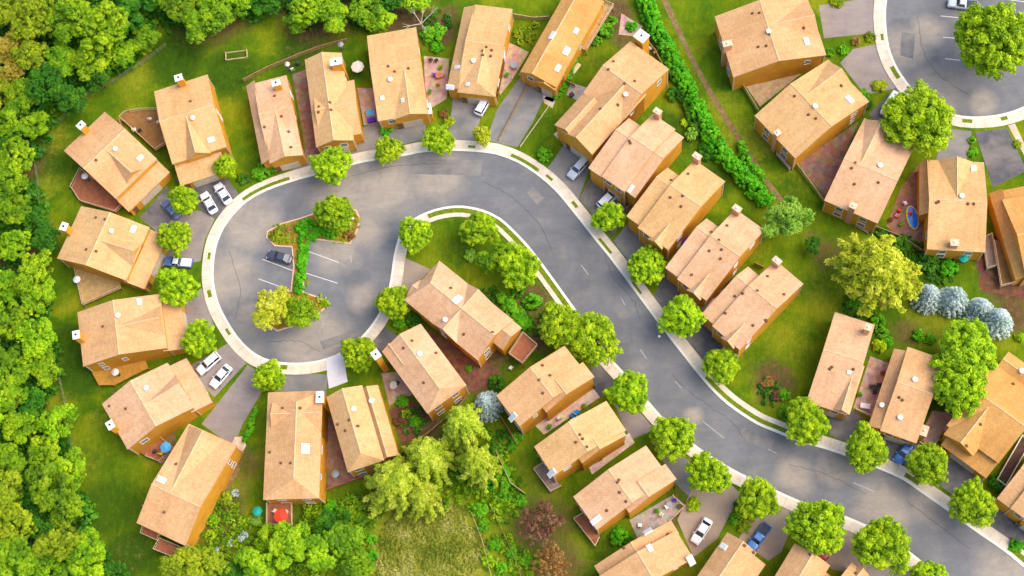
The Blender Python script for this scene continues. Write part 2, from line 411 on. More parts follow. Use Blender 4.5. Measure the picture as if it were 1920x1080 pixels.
def asphalt(name, blobs, c0=(.160, .162, .170), c1=(.33, .285, .235)):
    k = NT(name, 0.88, 0.2)
    g = k.geo()
    wob = k.noise(g, .25, 3, .6)
    tan_ = None
    for px, py, r in blobs:
        p = W(px, py)
        d = k.n("ShaderNodeVectorMath", operation='DISTANCE'); k.l(g, d.inputs[0]); d.inputs[1].default_value = p
        v = k.math('SUBTRACT', 1.0, k.math('DIVIDE', d.outputs["Value"], r / 10.6 * 1.5), True)
        tan_ = v if tan_ is None else k.math('MAXIMUM', tan_, v)
    if tan_ is None: tan_ = k.math('MULTIPLY', wob, .35)
    tan_ = k.math('MULTIPLY', k.math('ADD', tan_, k.math('MULTIPLY', k.math('SUBTRACT', wob, .5), .8)), 1.6, True)
    big = k.noise(g, .07, 5, .6, 1.0)
    grey = k.ramp(big, [(.35, tuple(x * .82 for x in c0)), (.5, c0), (.68, tuple(x * 1.2 for x in c0))])
    col = k.mix(tan_, grey, c1)
    st = k.noise(k.scale(g, (.3, 1.2, 1)), .6, 6, .75, 1.0)
    col = k.mix(.7, col, k.ramp(st, [(.35, (.86, .86, .88)), (.7, (1.14, 1.12, 1.1))]), 'MULTIPLY')
    pb = k.noise(g, .22, 6, .75, .8)
    col = k.mix(k.ramp(pb, [(.46, (0, 0, 0)), (.70, (.4, .4, .4))]), col, tuple(x * y for x, y in zip(c0, (.80, .78, .86))))
    f = k.noise(g, 6, 3, .8)
    col = k.mix(.6, col, k.ramp(f, [(.3, (.84, .84, .84)), (.7, (1.14, 1.14, 1.14))]), 'MULTIPLY')
    cr = k.n("ShaderNodeTexVoronoi"); cr.feature = 'DISTANCE_TO_EDGE'; cr.inputs["Scale"].default_value = .13
    dv = k.n("ShaderNodeVectorMath", operation='ADD'); k.l(g, dv.inputs[0])
    nn = k.n("ShaderNodeTexNoise"); nn.inputs["Scale"].default_value = .4; k.l(g, nn.inputs["Vector"]); k.l(k.scale(nn.outputs["Color"], (4, 4, 0)), dv.inputs[1]); k.l(dv.outputs[0], cr.inputs["Vector"])
    col = k.mix(k.ramp(cr.outputs["Distance"], [(0.0, (.22, .22, .22)), (.010, (0, 0, 0))]), col, (.10, .10, .12))
    k.base(col); return k.m
M_ROAD = asphalt('asphalt_road', [(470, 420, 50), (430, 520, 50), (470, 600, 30), (720, 350, 60), (820, 330, 50), (640, 370, 60), (680, 430, 40), (630, 470, 40), (590, 640, 60),
                                  (680, 560, 25), (1490, 895, 30), (1560, 880, 25), (1660, 955, 45), (1740, 945, 35), (1880, 1070, 40), (1300, 780, 15)])
M_ROAD2 = asphalt('asphalt_court', [(1700, 90, 40), (1760, 170, 50), (1740, 60, 30), (1840, 190, 25)])
DRV = {'grey': asphalt('drive_grey', [], (.19, .19, .19)), 'dark': asphalt('drive_dark', [], (.09, .088, .10)),
       'tan': asphalt('drive_tan', [], (.37, .27, .19)), 'mauve': asphalt('drive_mauve', [], (.26, .215, .20)), 'white': plain('drive_concrete', (.66, .64, .66), .8, var=.06)}

k = NT('sidewalk_concrete', .9, .15)
uvs = k.coord('UV'); sx = k.n("ShaderNodeSeparateXYZ"); k.l(uvs, sx.inputs[0])
jt = k.math('FRACT', k.math('MULTIPLY', sx.outputs[0], .62))
cc = k.ramp(k.noise(k.geo(), .35, 5, .7), [(.3, (.56, .46, .37)), (.5, (.68, .58, .46)), (.72, (.77, .68, .55))])
cc = k.mix(.6, cc, k.ramp(k.noise(k.geo(), 3, 4, .8), [(.3, (.85, .83, .8)), (.7, (1.1, 1.08, 1.05))]), 'MULTIPLY')
k.base(k.mix(.8, cc, k.ramp(jt, [(0, (.66, .60, .55)), (.07, (1, 1, 1))]), 'MULTIPLY')); M_SIDE = k.m
M_KERB = plain('kerb_concrete', (.74, .70, .60), .85, var=.08, sc=2)

def offset(line, d, closed=False):
    out = []; n = len(line)
    for i in range(n):
        a = line[(i - 1) % n] if closed or i > 0 else line[i]
        b = line[(i + 1) % n] if closed or i < n - 1 else line[i]
        t = (b - a).normalized()
        out.append(line[i] + Vector((t.y, -t.x)) * d)
    return out
def band(name, line, d0, d1, z0, z1, mat, closed=False, kind='structure'):
    a, b = offset(line, d0, closed), offset(line, d1, closed)
    n = len(line); V = []; 
    for p, q in zip(a, b):
        V += [(p.x, p.y, z0), (p.x, p.y, z1), (q.x, q.y, z1), (q.x, q.y, z0)]
    Fc = []; UV = []; s = 0.0; S = [0.0]
    for i in range(1, n): s += (line[i] - line[i - 1]).length; S.append(s)
    for i in range(n if closed else n - 1):
        j = (i + 1) % n
        sj = S[j] if j else s + 1
        for k0, k1 in ((0, 1), (1, 2), (2, 3)):
            Fc.append((i * 4 + k0, i * 4 + k1, j * 4 + k1, j * 4 + k0)); UV += [(S[i], k0), (S[i], k1), (sj, k1), (sj, k0)]
    me = bpy.data.meshes.new(name); me.from_pydata(V, [], Fc); me.materials.append(mat)
    uv = me.uv_layers.new(name="UVMap"); uv.data.foreach_set('uv', np.array(UV).ravel())
    me.update()
    import bmesh
    bm = bmesh.new(); bm.from_mesh(me); bmesh.ops.recalc_face_normals(bm, faces=bm.faces); bm.to_mesh(me); bm.free()
    return tag(link(bpy.data.objects.new(name, me)), kind=kind)
def sheet(name, pts, z, mat, kind='structure', smooth=False):
    P = px2(pts)
    if smooth: P = smooth_line(P, 1.0, True)
    me = bpy.data.meshes.new(name)
    n = len(P); a = sum(P[i].x * P[(i + 1) % n].y - P[(i + 1) % n].x * P[i].y for i in range(n))
    if a < 0: P = P[::-1]
    import mathutils.geometry as mg
    tris = mg.tessellate_polygon([[Vector((p.x, p.y, 0)) for p in P]])
    me.from_pydata([(p.x, p.y, z) for p in P], [], [tuple(t) for t in tris]); me.update()
    if me.polygons[0].normal.z < 0: me.flip_normals()
    me.materials.append(mat)
    return tag(link(bpy.data.objects.new(name, me)), kind=kind)
L1 = smooth_line(px2(EDGE)); L2 = smooth_line(px2(E2), 1.2, True)
def poly_obj(name, P, z, mat):
    import mathutils.geometry as mg
    me = bpy.data.meshes.new(name)
    tris = mg.tessellate_polygon([[Vector((p.x, p.y, 0)) for p in P]])
    me.from_pydata([(p.x, p.y, z) for p in P], [], [tuple(t) for t in tris]); me.update()
    if me.polygons[0].normal.z < 0: me.flip_normals()
    me.materials.append(mat)
    tag(link(bpy.data.objects.new(name, me)), kind='structure')
poly_obj('road', L1, 0.012, M_ROAD)
poly_obj('road', L2, 0.012, M_ROAD2)
# which way is outwards
def outsign(L):
    a = sum(L[i].x * L[(i + 1) % len(L)].y - L[(i + 1) % len(L)].x * L[i].y for i in range(len(L)))
    return 1 if a > 0 else -1
s1, s2 = outsign(L1), outsign(L2)
band('kerb', L1, 0, s1 * .42, .0, .13, M_KERB)
band('kerb', L2, 0, s2 * .42, .0, .13, M_KERB, True)
band('sidewalk', L1, s1 * .425, s1 * 2.15, .0, .125, M_SIDE)
band('sidewalk', L2, s2 * .425, s2 * 2.25, .0, .125, M_SIDE, True)

k = NT('verge_grass', .95, .1)
k.base(k.ramp(k.noise(k.geo(), 2.2, 5, .8), [(.3, (.07, .10, .01)), (.5, (.14, .19, .01)), (.7, (.24, .27, .02))])); M_VERGE = k.m
def verge(name, a, b, d0=.5, d1=1.15, L=L1, s=s1, z=.135):
    """grass strip between kerb and path, from photo point a to photo point b along the kerb"""
    A, B = px2([a, b])
    i = min(range(len(L)), key=lambda q: (L[q] - A).length); j = min(range(len(L)), key=lambda q: (L[q] - B).length)
    if i > j: i, j = j, i
    if j - i < 1: j = i + 1
    band(name, L[i:j + 1], s * d0, s * d1, .12, z, M_VERGE)
verge('grass_verge', (458, 384), (545, 342)); verge('grass_verge', (955, 298), (1010, 330)); verge('grass_verge', (1317, 712), (1505, 832), .5, 1.25)
verge('grass_verge', (1117, 452), (1138, 478), .5, 1.0); verge('grass_verge', (1182, 536), (1198, 556), .45, .9); verge('grass_verge', (1688, 897), (1722, 920), .6, 1.4)
verge('grass_verge', (1886, 1037), (1960, 1095), .6, 1.5); verge('grass_verge', (1662, 60), (1666, 72), .7, 1.2, L2, s2); verge('grass_verge', (1678, 125), (1690, 142), .5, 1.3, L2, s2)
verge('grass_verge', (1806, 218), (1818, 219), .6, 1.3, L2, s2); verge('grass_verge', (1870, 216), (1884, 213), .6, 1.3, L2, s2)
verge('grass_verge', (401, 535), (405, 550), .8, 1.5); verge('grass_verge', (402, 480), (402, 486), .8, 1.3); verge('grass_verge', (425, 618), (430, 626), .7, 1.2)
verge('grass_verge', (525, 680), (545, 682), .5, 1.3); verge('grass_verge', (1020, 345), (1030, 354), .8, 1.3); verge('grass_verge', (1063, 385), (1070, 393), .8, 1.4)
verge('grass_verge', (800, 399), (1070, 567), .45, 1.35)
verge('grass_verge', (880, 284), (895, 285), .7, 1.2)

def markings():
    M = plain('road_paint', (.62, .60, .57), .7, var=.1)
    B = MB()
    def ln(a, b, w, z=.018):
        p, q = px2([a, b]); t = (q - p).normalized(); n = Vector((-t.y, t.x)) * w / 2
        B.add([(*(p - n), z), (*(q - n), z), (*(q + n), z), (*(p + n), z)], [(0, 1, 2, 3)])
    for a, b in (((577, 471), (635, 492)), ((573, 512), (633, 531)), ((492, 486), (550, 508)), ((485, 523), (535, 541)),
                 ((1764, 30), (1796, 33)), ((1768, 70), (1796, 72)), ((1772, 110), (1800, 113)), ((1880, -2), (1925, 4))):
        ln(a, b, .13)
    B.obj('road_marking', M); tag(bpy.data.objects['road_marking'], kind='structure')
    M2 = plain('road_paint_worn', (.40, .39, .38), .8, var=.15)
    B = MB()
    for a, b in (((1090, 497), (1103, 515)), ((1165, 560), (1172, 572)), ((1318, 790), (1358, 822)), ((1200, 655), (1212, 672)), ((1266, 715), (1278, 728)), ((1600, 905), (1640, 922)), ((1440, 842), (1456, 850)), ((657, 478), (659, 492))):
        ln(a, b, .12)
    o = B.obj('road_marking', M2); tag(o, kind='structure')
    ln2 = MB()
    for x, y in ((1236, 631), (1494, 832)):
        p = W(x, y); ln2.cyl((p.x, p.y, .13), .25, .03, 12)
    o = ln2.obj('manhole_cover', M_WHITE); tag(o, kind='structure')
markings()

for i_, (q_, c_) in enumerate([([(770, 298), (905, 300), (900, 330), (768, 326)], (.175, .172, .172)), ([(1160, 565), (1182, 590), (1170, 604), (1147, 578)], (.15, .15, .16)), ([(1395, 800), (1452, 826), (1442, 846), (1384, 820)], (.145, .145, .155)),
        ([(600, 640), (668, 618), (674, 632), (606, 655)], (.15, .148, .15)), ([(1690, 60), (1716, 64), (1712, 110), (1688, 104)], (.14, .14, .15)), ([(1000, 350), (1020, 372), (1008, 384), (988, 362)], (.18, .178, .178))]):
    sheet('asphalt_patch', q_, .017, asphalt('asphalt_repair', [], c_))
def seals():
    M = plain('crack_sealant', (.035, .035, .04), .6)
    rr = random.Random(5)
    for pts in ([(1130, 470), (1150, 520), (1185, 560), (1200, 600)], [(1260, 700), (1300, 740), (1370, 790), (1400, 830)], [(1480, 870), (1550, 890), (1620, 925)], [(560, 345), (640, 335), (740, 312), (850, 306)],
                [(430, 470), (450, 540), (440, 600)], [(905, 340), (960, 370), (1010, 420), (1040, 480)], [(1700, 940), (1760, 985), (1820, 1030)], [(1720, 30), (1730, 90), (1760, 140), (1820, 180)], [(600, 660), (560, 640), (500, 640)]):
        B = MB(); L = smooth_line(px2(pts), .7)
        L = [p + Vector((rr.uniform(-.16, .16), rr.uniform(-.16, .16))) for p in L]
        a, b = offset(L, .03), offset(L, -.03)
        for i in range(len(L) - 1): B.add([(*a[i], .022), (*a[i + 1], .022), (*b[i + 1], .022), (*b[i], .022)], [(0, 1, 2, 3)])
        tag(B.obj('crack_seal', M), kind='structure')
seals()
DRIVES = [
    ('grey', [(850, 165), (920, 180), (903, 215), (888, 265), (838, 263), (848, 200)]), ('grey', [(975, 145), (1030, 165), (997, 233), (970, 276), (912, 263), (932, 205)]),
    ('grey', [(1062, 265), (1110, 300), (1085, 375), (1027, 315)]), ('dark', [(1112, 318), (1180, 385), (1148, 445), (1086, 374)]),  # dark one: shadow beside the house is put into the asphalt colour
    ('grey', [(1188, 405), (1250, 475), (1195, 512), (1150, 452)]), ('dark', [(1250, 495), (1322, 570), (1277, 625), (1225, 560)]),  # dark one again has the neighbouring house's shade painted into its tone
    ('dark', [(1320, 590), (1392, 655), (1335, 702), (1283, 638)]), ('grey', [(590, 270), (700, 232), (800, 205), (797, 261), (700, 284), (592, 309)]),
    ('grey', [(560, 285), (597, 270), (597, 308), (548, 320)]), ('dark', [(330, 335), (412, 318), (450, 366), (405, 409), (380, 398)]),
    ('dark', [(262, 408), (312, 350), (352, 392), (345, 430), (300, 440)]), ('mauve', [(335, 395), (375, 395), (403, 410), (384, 450), (376, 490), (300, 500), (300, 440)]),
    ('mauve', [(330, 580), (378, 540), (402, 612), (345, 640)]), ('mauve', [(350, 690), (430, 642), (462, 680), (402, 745)]),
    ('mauve', [(378, 795), (465, 684), (505, 712), (455, 795), (438, 838)]), ('grey', [(508, 742), (540, 700), (614, 702), (612, 740)]),
    ('white', [(613, 702), (648, 692), (652, 716), (617, 729)]), ('dark', [(688, 645), (716, 610), (760, 640), (715, 665)]),
    ('tan', [(752, 480), (808, 505), (762, 555), (742, 535)]), ('dark', [(1105, 670), (1135, 690), (1165, 740), (1115, 745)]),
    ('mauve', [(1150, 755), (1195, 768), (1228, 805), (1182, 825)]), ('grey', [(1222, 825), (1290, 862), (1318, 890), (1290, 930), (1265, 905)]),
    ('tan', [(1305, 900), (1365, 903), (1388, 925), (1345, 1010), (1300, 1045), (1270, 975)]), ('tan', [(1425, 945), (1500, 950), (1465, 1035), (1440, 1052), (1385, 1010)]),
    ('tan', [(1500, 1005), (1590, 978), (1640, 1010), (1620, 1080), (1560, 1068)]), ('mauve', [(1650, 1020), (1715, 1050), (1700, 1110), (1610, 1090)]),
    ('dark', [(1555, 765), (1555, 815), (1592, 832), (1640, 810), (1605, 770)]), ('dark', [(1640, 805), (1722, 832), (1705, 875), (1650, 858), (1625, 835)]),
    ('dark', [(1762, 840), (1795, 825), (1850, 895), (1803, 940), (1757, 907)]), ('dark', [(1858, 930), (1875, 935), (1960, 1000), (1905, 1022), (1840, 975)]),
    ('mauve', [(1535, 10), (1640, -5), (1640, 62), (1545, 72)]), ('mauve', [(1575, 118), (1600, 92), (1645, 82), (1684, 165), (1622, 178)]),
    ('dark', [(1628, 215), (1680, 163), (1720, 205), (1690, 262)]), ('grey', [(1755, 300), (1772, 240), (1822, 246), (1812, 302)]),
    ('dark', [(1828, 248), (1888, 240), (1925, 320), (1862, 352)]),
]
for i, (m, p) in enumerate(DRIVES):
    sheet('driveway', p, .020 + .004 * (i % 3), DRV[m])
sheet('driveway', [(612, 673), (645, 661), (649, 697), (614, 706)], .145, DRV['white'])
PATHS = [('cream', [(1020, 185), (1036, 192), (1090, 122), (1082, 116)]), ('cream', [(1018, 178), (1042, 186), (1036, 203), (1020, 193)]),
         ('grey', [(1070, 155), (1102, 165), (1085, 190), (1062, 178)]), ('cream', [(1038, 252), (1052, 240), (1070, 265), (1062, 277)]),
         ('pink', [(1165, 25), (1205, 50), (1190, 68), (1160, 65)]), ('cream', [(440, 820), (455, 818), (462, 835), (415, 920), (400, 915)]),
         ('cream', [(1890, 235), (1903, 232), (1930, 290), (1925, 300)])]
for m, p in PATHS: sheet('path', p, .033, PAVEM[m])
sheet('trail', [(1240, 0), (1252, 0), (1300, 105), (1345, 185), (1395, 265), (1440, 335), (1470, 375), (1462, 378), (1428, 335), (1380, 262), (1330, 180), (1290, 105)], .02, PAVEM['mulch'], smooth=True)
k = NT('meadow_grass', .95, .1)
g_ = k.geo()
c_ = k.ramp(k.noise(g_, .7, 6, .8), [(.3, (.15, .17, .015)), (.45, (.26, .27, .02)), (.55, (.38, .37, .06)), (.68, (.50, .46, .14))])
k.base(k.mix(.7, c_, k.ramp(k.noise(g_, 4, 4, .8), [(.3, (.6, .62, .6)), (.7, (1.3, 1.25, 1.2))]), 'MULTIPLY')); k.bump(k.noise(g_, 4, 4, .8), .6, .15)
#sheet('meadow', [(705, 990), (760, 970), (840, 960), (885, 965), (900, 1010), (915, 1060), (925, 1120), (700, 1130), (690, 1060)], .015, k.m, smooth=True)

# parking island with its own kerb
ISL = [(499, 446), (501, 434), (527, 419), (562, 409), (600, 396), (640, 385), (669, 394), (675, 407), (673, 428), (657, 458), (630, 455), (600, 451), (577, 451),
       (573, 500), (569, 547), (595, 556), (620, 569), (595, 592), (560, 610), (520, 622), (487, 600), (480, 570), (505, 548), (545, 545), (550, 500), (547, 464), (515, 462)]
P = px2(ISL); o = MB().prism([(p.x, p.y) for p in P], 0, .15).obj('kerb', plain('kerb_pink', (.66, .44, .34), .85)); tag(o, kind='structure')
cen = px2([(570, 500)])[0]
def shrink(P, d):
    n = len(P); a = sum(P[i].x * P[(i + 1) % n].y - P[(i + 1) % n].x * P[i].y for i in range(n)); s = -1 if a > 0 else 1
    return offset(P, s * d, True)
k = NT('island_bed', .95, .1)
k.base(k.ramp(k.noise(k.geo(), .8, 5, .75), [(.3, (.10, .13, .01)), (.45, (.24, .15, .02)), (.6, (.36, .22, .03)), (.72, (.16, .20, .01))]))
Pi = shrink(P, .28)
o = MB().prism([(p.x, p.y) for p in Pi], .1, .19).obj('planting_bed', k.m); tag(o, kind='structure')

for nm, m, p in (('patio', 'pink', [(715, 700), (748, 697), (772, 740), (730, 760)]), ('patio', 'pink', [(795, 105), (842, 110), (838, 185), (805, 205), (797, 180)]),
                 ('patio', 'pink', [(955, 80), (992, 98), (960, 150), (938, 178), (930, 160), (945, 110)]), ('patio', 'pebble', [(1390, 150), (1535, 112), (1425, 200)]),
                 ('patio', 'red', [(1495, 305), (1610, 228), (1550, 375)]), ('patio', 'red', [(1660, 430), (1690, 350), (1722, 310), (1732, 460)]),
                 ('patio', 'pink', [(1632, 668), (1668, 682), (1635, 780), (1600, 765)]), ('patio', 'pink', [(1748, 770), (1795, 775), (1745, 842), (1725, 820)]),
                 ('patio', 'cream', [(1000, 795), (1108, 722), (1125, 745), (1020, 815)]), ('patio', 'cream', [(1095, 855), (1180, 812), (1190, 830), (1110, 890)]),
                 ('patio', 'grey', [(1180, 975), (1262, 928), (1284, 947), (1245, 985), (1200, 1020)]), ('patio', 'pink', [(670, 165), (700, 165), (715, 230), (682, 235)]),
                 ('patio', 'red', [(548, 140), (575, 130), (600, 290), (575, 290)]), ('patio', 'cream', [(1305, 590), (1385, 520), (1400, 535), (1330, 608)]),
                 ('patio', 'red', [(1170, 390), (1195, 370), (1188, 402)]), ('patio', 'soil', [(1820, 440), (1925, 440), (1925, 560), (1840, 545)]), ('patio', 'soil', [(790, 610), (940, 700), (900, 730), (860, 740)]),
                 ('patio', 'red', [(608, 790), (625, 780), (700, 890), (615, 915)]), ('patio', 'mulch', [(395, 925), (445, 860), (450, 880), (410, 950)]),
                 ('patio', 'soil', [(728, 770), (765, 745), (820, 790), (755, 835)]), ('patio', 'mulch', [(250, 830), (300, 800), (330, 790), (330, 850), (300, 870)])):
    sheet(nm, p, .028 + .004 * random.random(), PAVEM[m])

# ------------------------------------------------------------------ houses
EAVE = 5.3
_win = MB()
for c, s in (((0, 0, .62), (1.16, .10, .09)), ((0, 0, -.62), (1.22, .14, .09)), ((-.54, 0, 0), (.09, .10, 1.16)), ((.54, 0, 0), (.09, .10, 1.16)), ((0, 0, 0), (1.0, .06, .05))):
    _win.box(c, s)
WIN_ME = _win.mesh('window', M_WHITE)
PANE_ME = MB().box((0, .01, 0), (1.0, .03, 1.16)).mesh('pane', M_GLASS)
VENT_ME = MB().cyl((0, 0, -.25), .26, .55, 14).cyl((0, 0, .30), .48, .16, 14, .42).cyl((0, 0, .46), .42, .10, 14, .15).mesh('roof_vent', M_WHITE)
M_CAP = plain('ridge_shingle', (.66, .44, .25), .9, var=.2)
PIPE_ME = MB().cyl((0, 0, -.30), .42, .38, 9, .24).cyl((0, 0, -.2), .13, .60, 8).mesh('vent_pipe', M_PIPE)

class House:
    def __init__(s, label, A, B, C, D, mat, blocks, he=6.0):
        z = s.he = he
        s.dh = he - EAVE
        blocks = [(q[0], q[1], q[2], q[3], q[4], q[5] + s.dh, q[5] + s.dh + (q[6] - q[5]) * .78, *q[7:]) if q[5] >= 4.4 else q for q in blocks]
        a, b, c, d = [Vector(W(*p, z)).to_2d() for p in (A, B, C, D)]
        cen = (a + b + c + d) / 4
        v = ((c + d) - (a + b)).normalized()
        X = Vector((v.y, -v.x))
        ab = (b - a) + (c - d)
        s.sg = 1 if ab.dot(X) > 0 else -1
        s.w = abs(ab.dot(X)) / 2
        s.d = abs(((c - b) + (d - a)).dot(v)) / 2
        s.rz = math.atan2(v.y, v.x) - math.pi / 2
        s.cen = cen
        s.blocks = blocks
        s.root = tag(empty('house', (cen.x, cen.y, 0), s.rz), label, 'house', 'houses along the winding street')
        s.inv = Matrix.Rotation(-s.rz, 3, 'Z')
        s.mat = ROOFS[mat]
        s.build()
    def L(s, u, v, z=0): return (s.sg * (u - .5) * s.w, (v - .5) * s.d, z)
    def loc(s, px, py, z):
        p = W(px, py, z) - Vector((s.cen.x, s.cen.y, 0)); return s.inv @ p
    def uvof(s, p): return (p.x * s.sg / s.w + .5, p.y / s.d + .5)
    def bz(s, b, u, v):
        ax, u0, u1, v0, v1, e, r, pos = b[:8]
        if not (u0 - .001 <= u <= u1 + .001 and v0 - .001 <= v <= v1 + .001): return None
        if ax == 's': return r + (e - r) * (v - v0) / (v1 - v0)
        if ax == 't': return r + (e - r) * (u - u0) / (u1 - u0)      # shed falling towards u1
        if ax == 'T': return e + (r - e) * (u - u0) / (u1 - u0)      # shed falling towards u0
        q, q0, q1 = (v, v0, v1) if ax == 'u' else (u, u0, u1)
        return e + (r - e) * ((q - q0) / (pos - q0) if q < pos else (q1 - q) / (q1 - pos))
    def top(s, u, v):
        zs = [z for z in (s.bz(b, u, v) for b in s.blocks) if z is not None]
        return max(zs) if zs else 0.0
    def onroof(s, px, py):
        z = s.he + 1
        for _ in range(6):
            p = s.loc(px, py, z); u, v = s.uvof(p); z = s.top(u, v) or 6.0
        return p, z
    def build(s):
        roof, wall = MB(), MB()
        t = .24
        for bi, b in enumerate(s.blocks):
            ax, u0, u1, v0, v1, e, r, pos = b[:8]
            hip = b[8] if len(b) > 8 else (0, 0)
            iu, iv = .24 / s.w, .24 / s.d
            if ax in 'stT':
                za = {'s': (r, r, e, e), 't': (r, e, e, r), 'T': (e, r, r, e)}[ax]
                q = [(u0, v0, za[0]), (u1, v0, za[1]), (u1, v1, za[2]), (u0, v1, za[3])]
                tops = [(0, 1, 2, 3)]; P = q; bound = [(0, 1), (1, 2), (2, 3), (3, 0)]
                wq = [(u0 + iu, v0 + iv), (u1 - iu, v0 + iv), (u1 - iu, v1 - iv), (u0 + iu, v1 - iv)]
                wz = [s.bz(b, *p) - t for p in wq]
                wall.add([s.L(p[0], p[1], 0) for p in wq] + [s.L(p[0], p[1], z) for p, z in zip(wq, wz)],
                         [(i, (i + 1) % 4, 4 + (i + 1) % 4, 4 + i) for i in range(4)] + [(4, 5, 6, 7)])
            else:
                def Q(a, c):   # a along ridge, c across
                    return (a, c) if ax == 'u' else (c, a)
                a0, a1, c0_, c1_ = (u0, u1, v0, v1) if ax == 'u' else (v0, v1, u0, u1)
                ia, ic = (iu, iv) if ax == 'u' else (iv, iu)
                P = [(*Q(a0, c0_), e), (*Q(a1, c0_), e), (*Q(a1 - hip[1], pos), r), (*Q(a0 + hip[0], pos), r), (*Q(a1, c1_), e), (*Q(a0, c1_), e)]
                tops = [(0, 1, 2, 3), (3, 2, 4, 5)]
                bound = [(0, 1), (4, 5)]
                if hip[0]: tops.append((0, 3, 5)); bound.append((0, 5))
                else: bound += [(0, 3), (3, 5)]
                if hip[1]: tops.append((1, 4, 2)); bound.append((1, 4))
                else: bound += [(1, 2), (2, 4)]
                zw0 = e + (r - e) * ic / max(pos - c0_, .01) - t; zw1 = e + (r - e) * ic / max(c1_ - pos, .01) - t
                if hip[0]: zw0 = zw1 = e - .02
                elif hip[1]: zw0 = zw1 = e - .02
                rr = r - t
                b0 = [Q(a0 + ia, c0_ + ic), Q(a1 - ia, c0_ + ic), Q(a1 - ia, c1_ - ic), Q(a0 + ia, c1_ - ic)]
                g0, g1 = Q(a0 + ia, pos), Q(a1 - ia, pos)
                VV = [s.L(*p, 0) for p in b0] + [s.L(*b0[0], zw0), s.L(*b0[1], zw0), s.L(*b0[2], zw1), s.L(*b0[3], zw1), s.L(*g0, zw0 if hip[0] else rr), s.L(*g1, zw0 if hip[1] else rr)]
                wall.add(VV, [(0, 1, 5, 4), (2, 3, 7, 6), (1, 2, 6, 9, 5), (3, 0, 4, 8, 7)])
            n = len(P)
            up = [s.L(*p) for p in P]; dn = [s.L(p[0], p[1], p[2] - t) for p in P]
            def fix(f, V, wantup):
                a, bq, c = Vector(V[f[0]]), Vector(V[f[1]]), Vector(V[f[2]])
                nz = (bq - a).cross(c - a).z
                return f if (nz > 0) == wantup else tuple(reversed(f))
            roof.add(up + dn, [fix(f, up, True) for f in tops] + [tuple(i + n for i in fix(f, up, False)) for f in tops] + [(i, j, j + n, i + n) for i, j in bound])
        s.roof = roof.obj('roof', s.mat, s.root, uv=True)
        for b in s.blocks:
            if b[0] not in 'uv' or b[6] - b[5] < .8: continue
            hip = b[8] if len(b) > 8 else (0, 0)
            if b[0] == 'u': a_, c_ = s.L(b[1] + hip[0], b[7], b[6]), s.L(b[2] - hip[1], b[7], b[6])
            else: a_, c_ = s.L(b[7], b[3] + hip[0], b[6]), s.L(b[7], b[4] - hip[1], b[6])
            MB().tube((a_[0], a_[1], a_[2] - .03), (c_[0], c_[1], c_[2] - .03), .11, n=6).obj('ridge_cap', M_CAP, s.roof)
        import bmesh
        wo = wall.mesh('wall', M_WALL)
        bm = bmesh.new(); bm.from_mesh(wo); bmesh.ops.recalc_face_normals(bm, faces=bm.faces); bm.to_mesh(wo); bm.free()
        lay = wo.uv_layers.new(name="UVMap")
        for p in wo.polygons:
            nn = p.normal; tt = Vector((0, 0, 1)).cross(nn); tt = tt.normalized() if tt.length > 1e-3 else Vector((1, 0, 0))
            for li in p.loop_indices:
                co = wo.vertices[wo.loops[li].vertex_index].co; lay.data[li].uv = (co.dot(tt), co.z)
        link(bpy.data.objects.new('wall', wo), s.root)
        # corner boards and eave trim on the main block
        b = s.blocks[0]; iu, iv = .24 / s.w, .24 / s.d
        u0, u1, v0, v1, e = b[1] + iu, b[2] - iu, b[3] + iv, b[4] - iv, b[5]
        for u, v in ((u0, v0), (u1, v0), (u1, v1), (u0, v1)):
            p = s.L(u, v); MB().box((p[0], p[1], (e - .35) / 2), (.2, .2, e - .35)).obj('corner_board', M_TRIM, s.root)
        # windows on the four sides of the main block
        def win(x, y, z, ang, sc=1.0):
            o = link(bpy.data.objects.new('window', WIN_ME), s.root); o.location = (x, y, z); o.rotation_euler = (0, 0, ang); o.scale = (sc, 1, 1)
            link(bpy.data.objects.new('pane', PANE_ME), o)
        hw, hd = s.w, s.d
        inside = lambda u, v: any(q[1] + iu + .005 < u < q[2] - iu - .005 and q[3] + iv + .005 < v < q[4] - iv - .005 for q in s.blocks[1:])
        rs = random.Random(int(s.cen.x * 10))
        for side in (0, 1):
            u = u0 if side == 0 else u1
            x = s.L(u, 0)[0]; ang = math.pi / 2 if x > 0 else -math.pi / 2
            x += .02 if x > 0 else -.02
            ks = (.18, .5, .8) if s.d > 11 else (.25, .7)
            for kf in ks:
                v = v0 + (v1 - v0) * (kf + rs.uniform(-.05, .05))
                if not inside(u, v) and rs.random() < .4:
                    win(x, s.L(0, v)[1], s.he - 1.5, ang, rs.choice((.8, 1, 1.3)))
                    if rs.random() < .4: win(x, s.L(0, v)[1], 1.5, ang)
        for v, ang in ((v0, math.pi), (v1, 0)):
            y = s.L(0, v)[1] + (.02 if v == v1 else -.02)
            for kf in (.25, .72):
                u = u0 + (u1 - u0) * kf
                if not inside(u, v):
                    win(s.L(u, 0)[0], y, s.he - 1.5, ang, 1.2)
                    if v == v0: win(s.L(u, 0)[0], y, 1.5, ang, 1.3)
        # garage door and front door on the frontmost block
        fb = max(s.blocks, key=lambda q: q[4])
        y = s.L(0, fb[4] - iv)[1]
        um = (fb[1] + fb[2]) / 2; wid = min(4.6, (fb[2] - fb[1]) * s.w * .55)
        g = MB().box((s.L(um, 0)[0], y + .03, 1.15), (wid, .08, 2.3))
        for q in range(3): g.box((s.L(um, 0)[0], y + .08, .55 + q * .58), (wid - .1, .03, .05))
        g.obj('garage_door', M_DOOR, s.root)
        ud = fb[1] + (fb[2] - fb[1]) * .12
